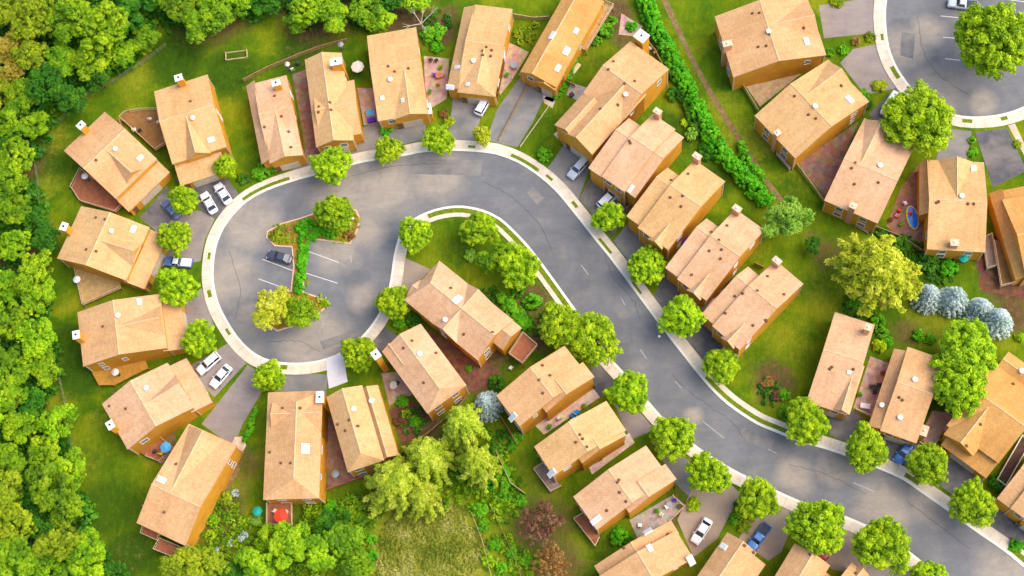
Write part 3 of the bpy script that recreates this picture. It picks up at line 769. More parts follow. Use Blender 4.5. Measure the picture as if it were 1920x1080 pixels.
        fd = MB().box((s.L(ud, 0)[0], y + .03, 1.05), (.95, .08, 2.1)).obj('front_door', M_PIPE, s.root)
        MB().box((s.L(ud, 0)[0] + .36, y + .10, 1.0), (.06, .06, .14)).obj('handle', M_WHITE, fd)
    def vents(s, *pts):
        for x, y in pts:
            p, z = s.onroof(x, y); o = link(bpy.data.objects.new('roof_vent', VENT_ME), s.roof); o.location = (p.x, p.y, z)
        return s
    def pipes(s, *pts):
        for x, y in pts:
            p, z = s.onroof(x, y); o = link(bpy.data.objects.new('vent_pipe', PIPE_ME), s.roof); o.location = (p.x, p.y, z)
        return s
    def sky(s, x, y, a=1.3, b=1.0, rot=0):
        p, z = s.onroof(x, y); u, v = s.uvof(p); e = .02
        du = (s.top(u + e, v) - s.top(u - e, v)) / (2 * e * s.w) * s.sg; dv = (s.top(u, v + e) - s.top(u, v - e)) / (2 * e * s.d)
        du = max(-1, min(1, du)); dv = max(-1, min(1, dv))
        n = Vector((-du, -dv, 1)).normalized(); q = n.to_track_quat('Z', 'Y')
        def place(mb, name, mat, par):
            o = mb.obj(name, mat, par); return o
        fr = MB().box((0, 0, .08), (a, b, .22)).obj('skylight', M_WHITE, s.roof)
        fr.location = (p.x, p.y, z); fr.rotation_mode = 'QUATERNION'; fr.rotation_quaternion = q
        MB().box((0, 0, .20), (a - .22, b - .22, .06)).obj('pane', plain('skylight_glass', (.62, .62, .66), .15, .6) if 'skylight_glass' not in bpy.data.materials else bpy.data.materials['skylight_glass'], fr)
        return s
    def chimney(s, u, v, kind='white', h=8.0, a=1.25, b=1.0):
        x, y, _ = s.L(u, v)
        col = M_WALL if kind == 'white' else M_BRICK
        h += s.dh if h > 6 else 0
        c = MB().box((x, y, h / 2), (a, b, h)).obj('chimney', col, s.root, uv=True)
        MB().box((x, y, h + .09), (a + .26, b + .26, .18)).obj('cap', M_WHITE if kind == 'white' else M_TRIM, c)
        MB().cyl((x, y, h + .18), .17, .3, 10).obj('flue', M_SOOT if kind == 'white' else M_WHITE, c)
        return s
    def chimney_px(s, x, y, kind='white', h=8.0, a=1.25, b=1.0):
        p = s.loc(x, y, h + (s.dh if h > 6 else 0)); u, v = s.uvof(p); return s.chimney(u, v, kind, h, a, b)
    def deck(s, pts, z, mat, rail=True, name='deck'):
        P = []
        for x, y in pts:
            p = s.loc(x, y, z); P.append((p.x, p.y))
        d = MB().prism(P, z - .22, z)
        for p in P: d.box((p[0], p[1], (z - .25) / 2), (.16, .16, max(z - .25, .05)))
        o = d.obj(name, DECKM[mat], s.root)
        if rail:
            r = MB(); n = len(P)
            for i in range(n):
                a_, b_ = Vector(P[i]), Vector(P[(i + 1) % n]); m_ = (a_ + b_) / 2
                u, v = s.uvof(Vector((m_.x, m_.y, 0)))
                if any(q[1] <= u <= q[2] and q[3] <= v <= q[4] for q in s.blocks): continue
                r.tube((*a_, z + .95), (*b_, z + .95), .06, n=4)
                r.tube((*a_, z + .15), (*b_, z + .15), .04, n=4)
                L_ = (b_ - a_).length
                for j in range(int(L_ / .45) + 1):
                    q = a_ + (b_ - a_) * min(1, j * .45 / L_); r.box((q.x, q.y, z + .48), (.07, .07, .96))
            r.obj('railing', M_TRIM if mat != 'dark' else M_WHITE, o)
        return s

# roof layouts: (axis, u0, u1, v0, v1, eave height, ridge height, ridge position, hips)
def ring(a=.35, b=.82, f=.80, g0=.0, g1=1.0, rp=.40, gv=.83):
    return [('u', 0, 1, 0, f, EAVE, 7.9, rp), ('v', a, b, rp, gv, EAVE - .1, 7.75, (a + b) / 2), ('s', g0, g1, f - .06, 1, 2.9, 4.1, 0)]
def row(split=.42, back=.14, front=.93, flip=False, rp=.44):
    A_, B_ = (split - .02, 1.0), (0.0, split + .02)
    if flip: A_, B_ = (0.0, 1 - split + .02), (1 - split - .02, 1.0)
    m = A_[0] + (A_[1] - A_[0]) * .62
    return [('u', A_[0], A_[1], 0, 1, EAVE, 8.0, rp), ('u', B_[0], B_[1], back, front, EAVE - .5, 7.25, rp), ('v', m - .16, m + .16, .72, 1.03, EAVE - .35, 6.5, m)]

H = {}
EH = {'h11': 7.6, 'h12': 7.8, 'h13': 7.4, 'h22': 6.8, 'h23': 6.8, 'h24': 6.8, 'h25': 6.6, 'h26': 6.4, 'h7': 6.4, 'h8': 6.4, 'h9': 6.6, 'h1': 5.4, 'h2': 5.4, 'h3': 5.2, 'h4': 5.4, 'h5': 5.6, 'h6': 5.4, 'h17': 4.6, 'h18': 4.8, 'h19': 4.8, 'h20': 4.6, 'h21': 4.8, 'h29': 5.4, 'h30': 4.8, 'h31': 5.0, 'h32': 4.8, 'h33': 4.8, 'h34': 5.0}
def house(key, *a, **kw): H[key] = House(*a, he=EH.get(key, 5.6), **kw); return H[key]

house('h1', 'peach roofed house with white chimney, left of the octagonal brown deck', (125, 287), (191, 205), (306, 308), (237, 392), 'peach', ring(.30, .72, .86)) \
    .chimney_px(152, 235, 'white', 8.2).vents((217, 280)).sky(263, 296, 1.2, .9).pipes((180, 300)).deck([(135, 352), (152, 318), (178, 338), (236, 380), (218, 398), (152, 378)], .9, 'redbrown')
house('h2', 'tan roofed house with white chimney, right of the octagonal brown deck', (291, 172), (387, 139), (434, 300), (330, 344), 'tan', ring(.25, .70, .82, 0, .85)) \
    .chimney_px(335, 146, 'white', 8.2).vents((362, 222)).sky(396, 262, 1.3, .9).pipes((357, 190)).deck([(226, 222), (236, 212), (262, 207), (296, 206), (312, 270), (292, 282), (252, 245)], .9, 'brown')
house('h3', 'tan roofed house with white chimney facing the half hidden blue and white car', (115, 487), (144, 384), (300, 432), (270, 537), 'tan', ring(.25, .72, .83)) \
    .chimney_px(120, 425, 'white', 8.2).vents((210, 434)).sky(250, 430, 1.4, .9).pipes((180, 408), (197, 411), (162, 468), (180, 471)).deck([(142, 505), (150, 500), (222, 522), (228, 540), (157, 572)], 1.0, 'tan')
house('h4', 'peach roofed house with white chimney and wide front gable, below the small brown deck', (163, 686), (138, 587), (328, 545), (345, 645), 'peach', ring(.22, .80, .84)) \
    .chimney_px(143, 628, 'white', 8.2).vents((222, 592)).sky(261, 566, 1.2, .8).pipes((193, 612)).deck([(168, 690), (268, 664), (278, 690), (215, 722), (185, 722)], .8, 'orange', False)
house('h5', 'pinkish roofed house beside the two white cars at the lower left of the ring', (244, 840), (186, 760), (334, 668), (397, 742), 'pink', ring(.2, .72, .82)) \
    .chimney_px(207, 797, 'white', 8.0).vents((275, 728)).pipes((213, 738), (205, 761), (236, 766)).deck([(246, 838), (292, 812), (328, 842), (300, 866), (275, 856)], .6, 'redbrown')
house('h6', 'long peach roofed house at lower left with two small red decks behind it', (344, 1031), (259, 973), (357, 789), (441, 840), 'peach',
      [('u', 0, 1, 0, 1, EAVE, 8.0, .36), ('v', .25, 1.0, .36, .985, EAVE - .1, 7.9, .62)]) \
    .sky(303, 900, 1.5, 1.0).pipes((268, 948), (308, 960), (330, 870), (322, 845)).deck([(266, 1000), (271, 983), (302, 998), (297, 1014)], 2.2, 'redbrown').deck([(290, 1030), (302, 1010), (344, 1028), (333, 1048)], 2.2, 'redbrown')
house('h7', 'long peach roofed house with a red parasol on its rear deck', (603, 935), (488, 945), (507, 738), (600, 730), 'peach',
      [('v', 0, 1, .02, 1, EAVE, 7.6, .42, (.16, .12)), ('u', .0, .9, .58, .97, EAVE - .3, 7.2, .78)]) \
    .sky(572, 841, 1.7, 1.4).chimney_px(600, 745, 'white', 6.4, 1.1, 1.7).pipes((506, 848), (530, 765), (562, 765), (527, 868), (545, 868)).deck([(502, 944), (548, 944), (549, 985), (502, 984)], 2.2, 'redbrown')
house('h8', 'tan roofed house at the foot of the white concrete drive below the cul-de-sac', (654, 892), (745, 848), (706, 716), (611, 742), 'tan',
      [('v', 0, .72, 0, 1, EAVE, 7.7, .36, (.14, 0)), ('v', .66, 1.0, .02, .96, 4.4, 6.0, .80)]) \
    .vents((664, 767), (697, 752)).pipes((634, 795), (655, 787), (648, 807), (670, 799))
house('h9', 'pinkish roofed house left of the long dark gap, with pink patio on its left side', (803, 780), (873, 718), (789, 609), (716, 657), 'pink',
      [('v', 0, 1, 0, 1, EAVE, 7.9, .5, (.12, 0)), ('v', .02, .38, .66, 1.01, 5.0, 6.6, .2)]) \
    .vents((787, 664)).chimney_px(705, 665, 'white', 7.4, 1.1, 1.3).pipes((757, 652), (772, 639), (795, 717), (817, 662))
house('h10', 'large pinkish roofed house inside the street loop, red deck at its end', (908, 688), (981, 613), (824, 491), (757, 560), 'pink',
      [('v', 0, 1, .10, 1, EAVE, 8.3, .52, (0, .12)), ('u', 0, 1, .34, .66, EAVE - .15, 8.1, .50), ('v', .45, 1, 0, .2, 4.6, 6.6, .72), ('v', .1, .5, .82, 1.02, 4.8, 6.5, .3)]) \
    .vents((835, 600)).sky(857, 562, 1.1, 2.0).pipes((845, 540), (870, 626), (923, 623)).deck([(955, 664), (981, 625), (1008, 648), (980, 682)], 2.4, 'redbrown')
house('h11', 'peach roofed house below the big lime trees, narrow cluttered patio on its lower side', (976, 803), (933, 745), (1067, 637), (1113, 712), 'peach',
      [('u', .10, 1, 0, .95, EAVE, 7.9, .48), ('u', 0, .44, .33, 1, EAVE - .25, 7.4, .62)]) \
    .sky(962, 782, .9, 1.9).pipes((1017, 685), (1031, 704), (1011, 712), (1018, 737))
house('h12', 'cream tan roofed house with white roof box, second down in the lower row', (1043, 897), (1000, 840), (1132, 753), (1183, 811), 'tan',
      [('u', .10, 1, 0, 1, EAVE, 7.8, .48), ('u', 0, .34, .36, .97, EAVE - .3, 7.3, .62), ('u', .55, 1.03, .30, .80, EAVE - .2, 7.5, .52)]) \
    .sky(1035, 887, .9, 1.9).pipes((1087, 815), (1092, 823), (1100, 838), (1080, 829)).deck([(1001, 880), (1020, 868), (1052, 912), (1032, 922)], 1.4, 'grey')
house('h13', 'pinkish roofed house with small brown deck, above the dark green lawn pocket', (1124, 999), (1075, 933), (1220, 827), (1267, 901), 'pink',
      [('u', .10, 1, 0, .95, EAVE, 7.9, .46), ('u', 0, .42, .38, 1.0, EAVE - .25, 7.4, .64)]) \
    .sky(1118, 975, .9, 1.9).pipes((1160, 900), (1162, 923), (1158, 904), (1174, 940), (1138, 957)).deck([(1076, 973), (1094, 962), (1124, 1008), (1116, 1024)], 1.4, 'redbrown')
house('h14', 'peach roofed house with several white roof boxes at the bottom edge', (1150, 1132), (1105, 1068), (1252, 972), (1310, 1046), 'peach',
      [('u', .0, .72, 0, .98, EAVE, 7.9, .50), ('u', .66, 1, .05, 1.0, EAVE - 1.2, 6.3, .50)]) \
    .sky(1215, 998, 1.5, 1.0).sky(1218, 1028, 1.2, .8).sky(1295, 1050, 1.1, 2.0).pipes((1252, 1002), (1170, 1027))
house('h15', 'peach roofed house cut by the bottom edge, just left below the blue pickup', (1362, 1166), (1287, 1110), (1364, 997), (1440, 1052), 'peach',
      [('v', .28, 1, 0, 1, EAVE, 7.7, .62), ('T', 0, .32, .02, .96, 3.9, 4.9, 0)]) \
    .sky(1357, 1025, .9, 1.3).pipes((1412, 1035), (1395, 1022))
house('h16', 'peach roofed house cut by the bottom edge, behind the small red car', (1500, 1186), (1422, 1130), (1491, 1018), (1568, 1069), 'peach',
      [('v', .16, 1, 0, 1, EAVE, 7.6, .58), ('T', 0, .2, .04, .9, 4.2, 4.9, 0)]).pipes((1520, 1040))
house('h16b', 'house showing only a roof corner at the bottom edge, under the large street tree', (1620, 1196), (1528, 1140), (1592, 1062), (1684, 1112), 'peach', row()).pipes((1605, 1075))
house('h17', 'flat tan roofed house at upper centre with one white vent box beside the pink patio', (685, 68), (783, 50), (800, 213), (712, 229), 'tan',
      [('u', 0, 1, 0, .99, EAVE, 6.9, .42), ('v', .30, 1, .40, 1, EAVE - .05, 6.75, .66)]) \
    .vents((732, 150)).sky(717, 184, .7, .8).sky(755, 188, .8, .6).pipes((728, 124), (740, 134), (766, 128)).chimney_px(803, 205, 'white', 3.4, 1.0, 1.8)
house('h18', 'tan roofed house with white chimney cap over an orange gable wall, upper row', (572, 110), (655, 98), (680, 258), (592, 279), 'tan',
      [('v', 0, .82, 0, 1, EAVE, 7.4, .42), ('u', .1, 1, .32, .93, EAVE - .4, 7.1, .62)]) \
    .chimney_px(630, 116, 'white', 8.3, 1.9, 1.1).pipes((598, 200), (618, 192), (597, 210), (620, 206))
house('h19', 'pinkish roofed house first on the upper row beside the side lawn, orange right wall', (457, 154), (538, 135), (568, 298), (490, 303), 'pink',
      [('u', .2, 1, 0.04, .9, EAVE, 7.0, .45), ('v', .2, 1, .40, 1, EAVE - .05, 6.9, .60), ('T', 0, .24, .02, .96, 4.0, 5.3, 0)]) \
    .chimney_px(518, 156, 'white', 8.0, 1.3, .9).pipes((515, 180), (496, 238), (541, 247), (545, 276), (528, 218))
house('h20', 'tan roofed house at top centre with the white car in front', (868, 3), (963, 20), (925, 184), (838, 167), 'tan',
      [('u', .22, 1, 0, .97, EAVE, 7.1, .46), ('v', .24, 1, .44, 1, EAVE - .05, 6.95, .62, (0, .10)), ('T', 0, .26, .02, .97, 3.8, 5.1, 0)]) \
    .vents((888, 115)).sky(858, 126, .7, 1.2).sky(877, 158, .7, .7).pipes((905, 95), (912, 88), (922, 94), (905, 103), (920, 105)).sky(844, 163, 1.5, .9)
house('h21', 'orange roofed house at the top edge with narrow skylights, above the widest grey drive', (1062, -28), (1138, 5), (1035, 166), (979, 139), 'orange',
      [('v', 0, 1, 0, .98, EAVE, 7.0, .35), ('v', .45, 1, .80, 1.0, 4.7, 6.0, .7), ('T', -.06, .04, .02, .99, 3.4, 4.5, 0)]) \
    .sky(1036, 67, 1.7, 1.0).sky(1080, 58, 1.2, .9).sky(1062, 96, 1.6, 1.1).sky(1046, 128, 1.4, .9).deck([(1098, 40), (1135, 5), (1150, 12), (1100, 95), (1085, 88)], 1.6, 'tan')
house('h22', 'largest peach roofed house by the long hedge with white box on its rear corner', (1190, 66), (1247, 141), (1101, 297), (1047, 227), 'peach',
      [('u', 0, 1, 0, .62, EAVE, 8.2, .36), ('v', .22, 1, .30, 1, EAVE - .1, 8.0, .60), ('v', 0, .55, .62, .99, 5.0, 7.2, .30)]) \
    .vents((1173, 178)).pipes((1141, 130), (1150, 115), (1171, 157), (1190, 152), (1126, 204), (1158, 196)).chimney_px(1203, 68, 'white', 6.6, 2.0, 1.8)
house('h23', 'pinkish roofed house second in the right hand row, long dark groove down its roof', (1200, 193), (1282, 257), (1183, 377), (1108, 308), 'pink',
      [('u', .30, .80, 0, 1, EAVE, 8.0, .44), ('u', 0, .34, .20, 1, EAVE - .4, 7.4, .46), ('u', .76, 1, .01, .97, EAVE - .7, 7.2, .42)]) \
    .chimney_px(1233, 209, 'brick', 7.7, 1.2, .8).pipes((1180, 264), (1182, 268)).sky(1183, 354, .7, 1.5)
house('h24', 'tan roofed house third in the right hand row, brick chimney behind', (1280, 278), (1357, 344), (1248, 474), (1175, 403), 'tan', row(.33, .24, .96)) \
    .chimney_px(1307, 293, 'brick', 7.6, 1.3, .8).pipes((1290, 326), (1258, 338), (1257, 370), (1277, 387), (1280, 367))
house('h25', 'pinkish roofed house fourth in the right hand row, beside the narrow white patio', (1356, 367), (1431, 438), (1318, 568), (1250, 500), 'pink', row(.34, .26, .97)) \
    .chimney_px(1382, 391, 'brick', 7.6, 1.3, .8).pipes((1363, 423), (1348, 450), (1353, 468), (1330, 470), (1297, 515), (1333, 435), (1351, 485))
house('h26', 'pinkish roofed house last in the right hand row, small groove near its right wall', (1432, 466), (1506, 535), (1384, 657), (1315, 590), 'pink', row(.33, .24, .97)) \
    .chimney_px(1457, 489, 'brick', 7.6, 1.3, .8).pipes((1439, 518), (1420, 545), (1393, 550), (1378, 555), (1360, 587), (1470, 552), (1436, 600), (1412, 610))
house('h27', 'peach roofed house at the top edge facing the second court, wide orange wall below', (1369, 146), (1346, 30), (1525, -14), (1536, 107), 'peach',
      [('u', 0, 1, 0, 1, EAVE, 8.1, .48), ('v', .28, .95, .48, .99, EAVE - .1, 7.7, .58)]) \
    .chimney_px(1364, 82, 'brick', 7.4, .9, 1.5).sky(1512, 78, 1.5, .9).pipes((1411, 25), (1424, 24), (1443, 64), (1422, 88), (1507, 52), (1437, 86)).vents((1441, 60))
house('h28', 'tan roofed house turned diagonally beside the second court, orange wall on its lower right', (1489, 303), (1417, 211), (1566, 106), (1617, 196), 'tan',
      [('u', 0, 1, 0, 1, EAVE, 8.1, .47), ('v', .35, 1, .47, .99, EAVE - .1, 7.8, .68)]) \
    .chimney_px(1458, 249, 'brick', 7.0, .8, .9).sky(1593, 187, 1.6, 1.0).vents((1528, 200)).pipes((1490, 180), (1516, 215), (1530, 222), (1577, 160)).deck([(1455, 290), (1468, 280), (1497, 305), (1480, 318)], .8, 'grey')
house('h29', 'pinkish roofed house under the lime tree, rear chimney, facing the second court', (1646, 422), (1545, 373), (1625, 216), (1716, 268), 'pink',
      [('u', 0, 1, 0, 1, EAVE, 7.9, .45), ('v', .42, 1, .45, .99, EAVE - .1, 7.8, .70)]) \
    .chimney_px(1600, 386, 'brick', 7.0, 1.0, .9).vents((1650, 311)).pipes((1604, 305), (1597, 315), (1647, 342), (1602, 345)).deck([(1600, 408), (1632, 420), (1628, 438), (1604, 424)], .5, 'grey', False)
house('h30', 'tan roofed house with hipped lower half beside the blue paddling pool', (1843, 472), (1730, 468), (1722, 300), (1849, 303), 'tan',
      [('u', 0, .9, 0, 1, EAVE, 8.1, .50), ('v', .16, .74, .50, 1.0, EAVE - .1, 7.9, .46), ('t', .86, 1.0, .4, 1, 3.6, 5.0, 0)]) \
    .chimney_px(1790, 455, 'brick', 7.0, 1.2, 1.0).vents((1803, 368)).sky(1825, 316, .9, 1.3).pipes((1756, 380), (1760, 378), (1815, 382), (1826, 382))
house('h31', 'orange roofed house cut by the right edge, brown plank decks on its left', (2008, 492), (1916, 536), (1856, 362), (1962, 326), 'orange',
      [('u', 0, .86, 0, .86, EAVE, 8.0, .42), ('t', .8, 1.0, .02, .98, 3.6, 5.0, 0), ('s', 0, .9, .8, 1, 3.0, 4.3, 0)]) \
    .deck([(1842, 448), (1858, 440), (1866, 500), (1850, 505)], .7, 'grey').deck([(1862, 452), (1890, 445), (1912, 528), (1876, 538)], 1.2, 'brown')
house('h32', 'pale pink roofed house left of the pink patio, upper side of the lower right street', (1567, 588), (1643, 607), (1596, 775), (1508, 758), 'pink',
      [('u', 0, .95, 0, 1, EAVE, 7.9, .46), ('v', .62, 1.0, .46, .99, EAVE + .1, 7.0, .80)]) \
    .chimney_px(1628, 614, 'brick', 8.5, .9, .9).pipes((1560, 688), (1556, 692), (1600, 692)).sky(1592, 698, .7, .6)
house('h33', 'peach roofed house right of the pink patio, blue car parked in front', (1683, 643), (1767, 673), (1720, 834), (1627, 797), 'peach',
      [('u', .24, 1, 0, 1, EAVE, 7.9, .46), ('T', 0, .28, .05, .98, 3.9, 5.0, 0)]) \
    .vents((1715, 712), (1687, 783), (1653, 760)).pipes((1686, 745), (1692, 750)).chimney_px(1733, 808, 'brick', 4.0, .9, 1.6)
house('h34', 'large orange roofed house with stepped front at the right edge', (1884, 655), (1985, 722), (1850, 896), (1760, 818), 'orange',
      [('u', 0, 1, .16, .86, EAVE, 8.0, .50), ('v', .05, .62, .5, .94, EAVE - .05, 7.6, .34), ('s', .12, 1, .80, 1, 3.2, 4.4, 0), ('u', .06, .7, 0, .22, 5.0, 6.2, .1)]) \
    .vents((1915, 696)).pipes((1805, 842), (1838, 795), (1900, 720)).deck([(1868, 900), (1915, 818), (1932, 828), (1884, 912)], 1.0, 'dark')
house('h35', 'peach roofed house cut by the right edge below the dark railed deck', (1942, 838), (2030, 905), (1958, 1000), (1870, 935), 'peach', row(.3, .02, .99))
# house that pokes in from the top edge above the street court

# ------------------------------------------------------------------ trees and shrubs
rng = np.random.default_rng(11)
def quads_mesh(name, P, N, S, aspect=1.4):
    """one leaf spray per point: P centres, N normals, S half sizes"""
    n = len(P)
    N = N / (np.linalg.norm(N, axis=1, keepdims=True) + 1e-9)
    A = rng.normal(size=(n, 3)); T = np.cross(N, A); T /= np.linalg.norm(T, axis=1, keepdims=True) + 1e-9
    B = np.cross(N, T)
    S = S[:, None]
    V = np.stack([P - T * S * aspect, P - B * S + N * S * .25, P + T * S * aspect, P + B * S + N * S * .25], 1).reshape(-1, 3)
    me = bpy.data.meshes.new(name)
    me.vertices.add(4 * n); me.vertices.foreach_set('co', V.ravel())
    me.loops.add(4 * n); me.loops.foreach_set('vertex_index', np.arange(4 * n))
    me.polygons.add(n); me.polygons.foreach_set('loop_start', np.arange(n) * 4); me.polygons.foreach_set('loop_total', np.full(n, 4))
    me.update(); me.materials.append(None)
    return me
def unit(n):
    v = rng.normal(size=(n, 3)); return v / np.linalg.norm(v, axis=1, keepdims=True)
def clumps(centres, radii, per, leaf, up=.35, flat=.8):
    P, N, S = [], [], []
    for c, r in zip(centres, radii):
        m = max(6, int(per))
        d = unit(m)
        d[:, 2] = np.where(d[:, 2] < -.3, -d[:, 2], d[:, 2])
        q = rng.uniform(.55, 1.05, (m, 1))
        P.append(c + d * q * r * np.array([1, 1, flat])); nn = d + unit(m) * .55; nn[:, 2] += up; N.append(nn)
        S.append(rng.uniform(.7, 1.3, m) * leaf)
    return np.concatenate(P), np.concatenate(N), np.concatenate(S)
def crown_round(seed, nc=120, per=42, cr=.17, leaf=.036, ecc=.12):
    """crown of unit radius centred at height 1.25"""
    global rng
    rng = np.random.default_rng(seed)
    d = unit(nc * 3); d = d[d[:, 2] > -.35][:nc]
    ph = rng.uniform(0, 6.28, 4); az = np.arctan2(d[:, 1], d[:, 0])
    lob = 1 + ecc * np.sin(2 * az + ph[0]) * .6 + ecc * np.sin(3 * az + ph[1]) + ecc * .7 * np.sin(5 * az + ph[2])
    q = rng.uniform(.52, .92, (len(d), 1)) * lob[:, None]
    C = d * q * np.array([1, 1, .85]) + np.array([0, 0, 1.25])
    e = unit(60); C = np.concatenate([C, e * rng.uniform(.15, .6, (60, 1)) * np.array([1, 1, .9]) + np.array([0, 0, 1.3])])
    return quads_mesh('crown', *clumps(C, rng.uniform(.7, 1.3, len(C)) * cr, per, leaf))
def crown_wood(seed, lobes=14, leaf=.024):
    """broad woodland crown built from several boughs, each bough several clumps"""
    global rng
    rng = np.random.default_rng(seed)
    C, Rr = [], []
    az = np.sort(rng.uniform(0, 6.28, lobes)); 
    for i in range(lobes):
        r = rng.uniform(.30, .78) if i else 0.0
        z = 1.30 + (1 - r) * .55 * rng.uniform(.5, 1.2)
        bc = np.array([r * math.cos(az[i] + i * 2.4), r * math.sin(az[i] + i * 2.4), z])
        br = rng.uniform(.20, .33)
        d = unit(60); d = d[d[:, 2] > -.25][:24]
        C.append(bc + d * br * rng.uniform(.75, 1.05, (len(d), 1))); Rr.append(rng.uniform(.07, .13, len(d)))
    d = unit(80); d = d[d[:, 2] > -.5][:50]
    C.append(d * rng.uniform(.3, .75, (len(d), 1)) * np.array([1, 1, .6]) + np.array([0, 0, 1.1])); Rr.append(rng.uniform(.10, .16, len(d)))
    return quads_mesh('crown', *clumps(np.concatenate(C), np.concatenate(Rr), 36, leaf))
def crown_spiky(seed, nb=46, leaf=.045, droop=.25, rise=1.7):
    """long feathery boughs that radiate from the stem"""
    global rng
    rng = np.random.default_rng(seed)
    C, Rr = [], []
    for i in range(nb):
        a = i * 2.39996 + rng.uniform(-.3, .3); L = rng.uniform(.62, 1.08) * (1 - .55 * (i / nb)); z0 = .75 + rise * (i / nb) * .75
        for j in range(10):
            t = (j + 1) / 10; r = L * t
            C.append([r * math.cos(a + .12 * math.sin(3 * t)), r * math.sin(a + .12 * math.sin(3 * t)), z0 + .18 * math.sin(t * 3.14) - droop * t * t]); Rr.append(.105 * (1.15 - .75 * t))
    C = np.array(C) + rng.normal(size=(len(C), 3)) * .02
    return quads_mesh('crown', *clumps(C, np.array(Rr), 22, leaf * .7, flat=.5), aspect=2.4)
def crown_conifer(seed, leaf=.05):
    global rng
    rng = np.random.default_rng(seed)
    C, Rr = [], []
    for l in range(9):
        z = .35 + l * .24; rr = 1.0 * (1 - l / 9.5) ** .8
        m = int(5 + 14 * rr)
        for i in range(m):
            a = 6.283 * (i + rng.uniform(-.2, .2)) / m + l
            for t in (.45, .75, 1.0):
                C.append([rr * t * math.cos(a) * rng.uniform(.9, 1.08), rr * t * math.sin(a), z - .12 * t]); Rr.append(.11)
    return quads_mesh('crown', *clumps(np.array(C), np.array(Rr), 12, leaf * .8, flat=.6), aspect=1.9)
def crown_sparse(seed):
    global rng
    rng = np.random.default_rng(seed)
    d = unit(260); d = d[d[:, 2] > -.3][:150]
    C = d * rng.uniform(.25, 1.0, (len(d), 1)) * np.array([1, 1, .8]) + np.array([0, 0, 1.2])
    return quads_mesh('crown', *clumps(C, rng.uniform(.08, .15, len(C)), 20, .030))
def bush_mesh(seed, nc=46, leaf=.075):
    global rng
    rng = np.random.default_rng(seed)
    d = unit(nc * 3); d = d[d[:, 2] > -.1][:nc]
    C = d * rng.uniform(.5, .85, (len(d), 1)) * np.array([1, 1, .9]) + np.array([0, 0, .12])
    return quads_mesh('bush', *clumps(C, rng.uniform(.7, 1.3, len(C)) * .22, 30, leaf))

def trunk_mesh(seed, h=1.05, r=.045, limbs=6):
    rr = random.Random(seed); m = MB()
    bend = (rr.uniform(-.04, .04), rr.uniform(-.04, .04))
    m.tube((0, 0, 0), (bend[0], bend[1], h * .55), r * 1.2, r * .85, 8); m.tube((bend[0], bend[1], h * .55), (0, 0, h * 1.25), r * .85, r * .35, 8)
    for i in range(limbs):
        a = i * 2.4 + rr.uniform(-.3, .3); z = h * rr.uniform(.5, .95); L = rr.uniform(.45, .7)
        m.tube((bend[0] * .8, bend[1] * .8, z), (L * math.cos(a), L * math.sin(a), z + rr.uniform(.2, .5)), r * .45, r * .15, 5)
    return m.mesh('trunk', M_BARK)
CROWNS = {'street': [crown_round(100 + i, 230, 60, .135, .028, .09) for i in range(5)], 'wood': [crown_wood(200 + i) for i in range(6)],
          'spiky': [crown_spiky(300 + i, 80, .055) for i in range(3)], 'yellow': [crown_spiky(350, 110, .045, .10, 1.1)],
          'conifer': [crown_conifer(400 + i) for i in range(3)], 'sparse': [crown_sparse(500 + i) for i in range(2)],
          'dense': [crown_round(600 + i, 460, 48, .10, .024, .06) for i in range(2)]}
TRUNKS = [trunk_mesh(i) for i in range(4)]
BUSHES = [bush_mesh(700 + i) for i in range(4)]
SHAPE = {'street': ('street', 'street'), 'lime2': ('dense', 'street'), 'wood': ('wood', 'wood'), 'deep': ('wood', 'deep'), 'gold': ('wood', 'gold'), 'amber': ('wood', 'amber'),
         'spiky': ('spiky', 'spiky'), 'yellow': ('yellow', 'yellow'), 'mint': ('wood', 'mint'), 'blue': ('conifer', 'blue'), 'plum': ('sparse', 'plum'), 'rust': ('sparse', 'rust'), 'limewood': ('wood', 'limewood')}
_tn = [0]
def tree(x, y, r, kind, label, name=None, cat='tree', group=None, hs=1.0, sq=1.0, rz=None):
    sq = sq * (.88 + .24 * ((x * 7 + y * 13) % 17) / 17); hs = hs * (.9 + .25 * ((x * 3 + y * 5) % 11) / 11)
    sh, lf = SHAPE[kind]
    R_ = r / 10.6
    _tn[0] += 1; i = _tn[0]
    zc_ = 1.15 * R_ * hs
    p = W(x, y, zc_)
    nm = name or {'street': 'street_tree', 'blue': 'spruce_tree', 'spiky': 'cypress_tree'}.get(kind, 'broadleaf_tree')
    o = empty(nm, (p.x, p.y, 0), (i * 1.7) % 6.28 if rz is None else rz, (R_, R_ * sq, R_ * hs))
    tag(o, label, cat, group)
    link(bpy.data.objects.new('trunk', TRUNKS[i % 4]), o)
    c = link(bpy.data.objects.new('crown', CROWNS[sh][i % len(CROWNS[sh])]), o)
    c.material_slots[0].link = 'OBJECT'; c.material_slots[0].material = LEAF[lf]
    return o
def recrown(o, lf):
    for c in o.children:
        if c.name.startswith('crown'): c.material_slots[0].material = LEAF[lf]
    return o
def bush(x, y, r, lf, label, sq=1.0, rz=0.0, h=1.0, group='garden shrubs', name='shrub'):
    R_ = r / 10.6; p = W(x, y, R_ * .5 * h)
    o = bpy.data.objects.new(name, BUSHES[int(x + y) % 4]); link(o)
    o.location = (p.x, p.y, 0); o.scale = (R_, R_ * sq, R_ * h); o.rotation_euler = (0, 0, rz)
    o.material_slots[0].link = 'OBJECT'; o.material_slots[0].material = LEAF[lf]
    return tag(o, label, 'shrub', group)

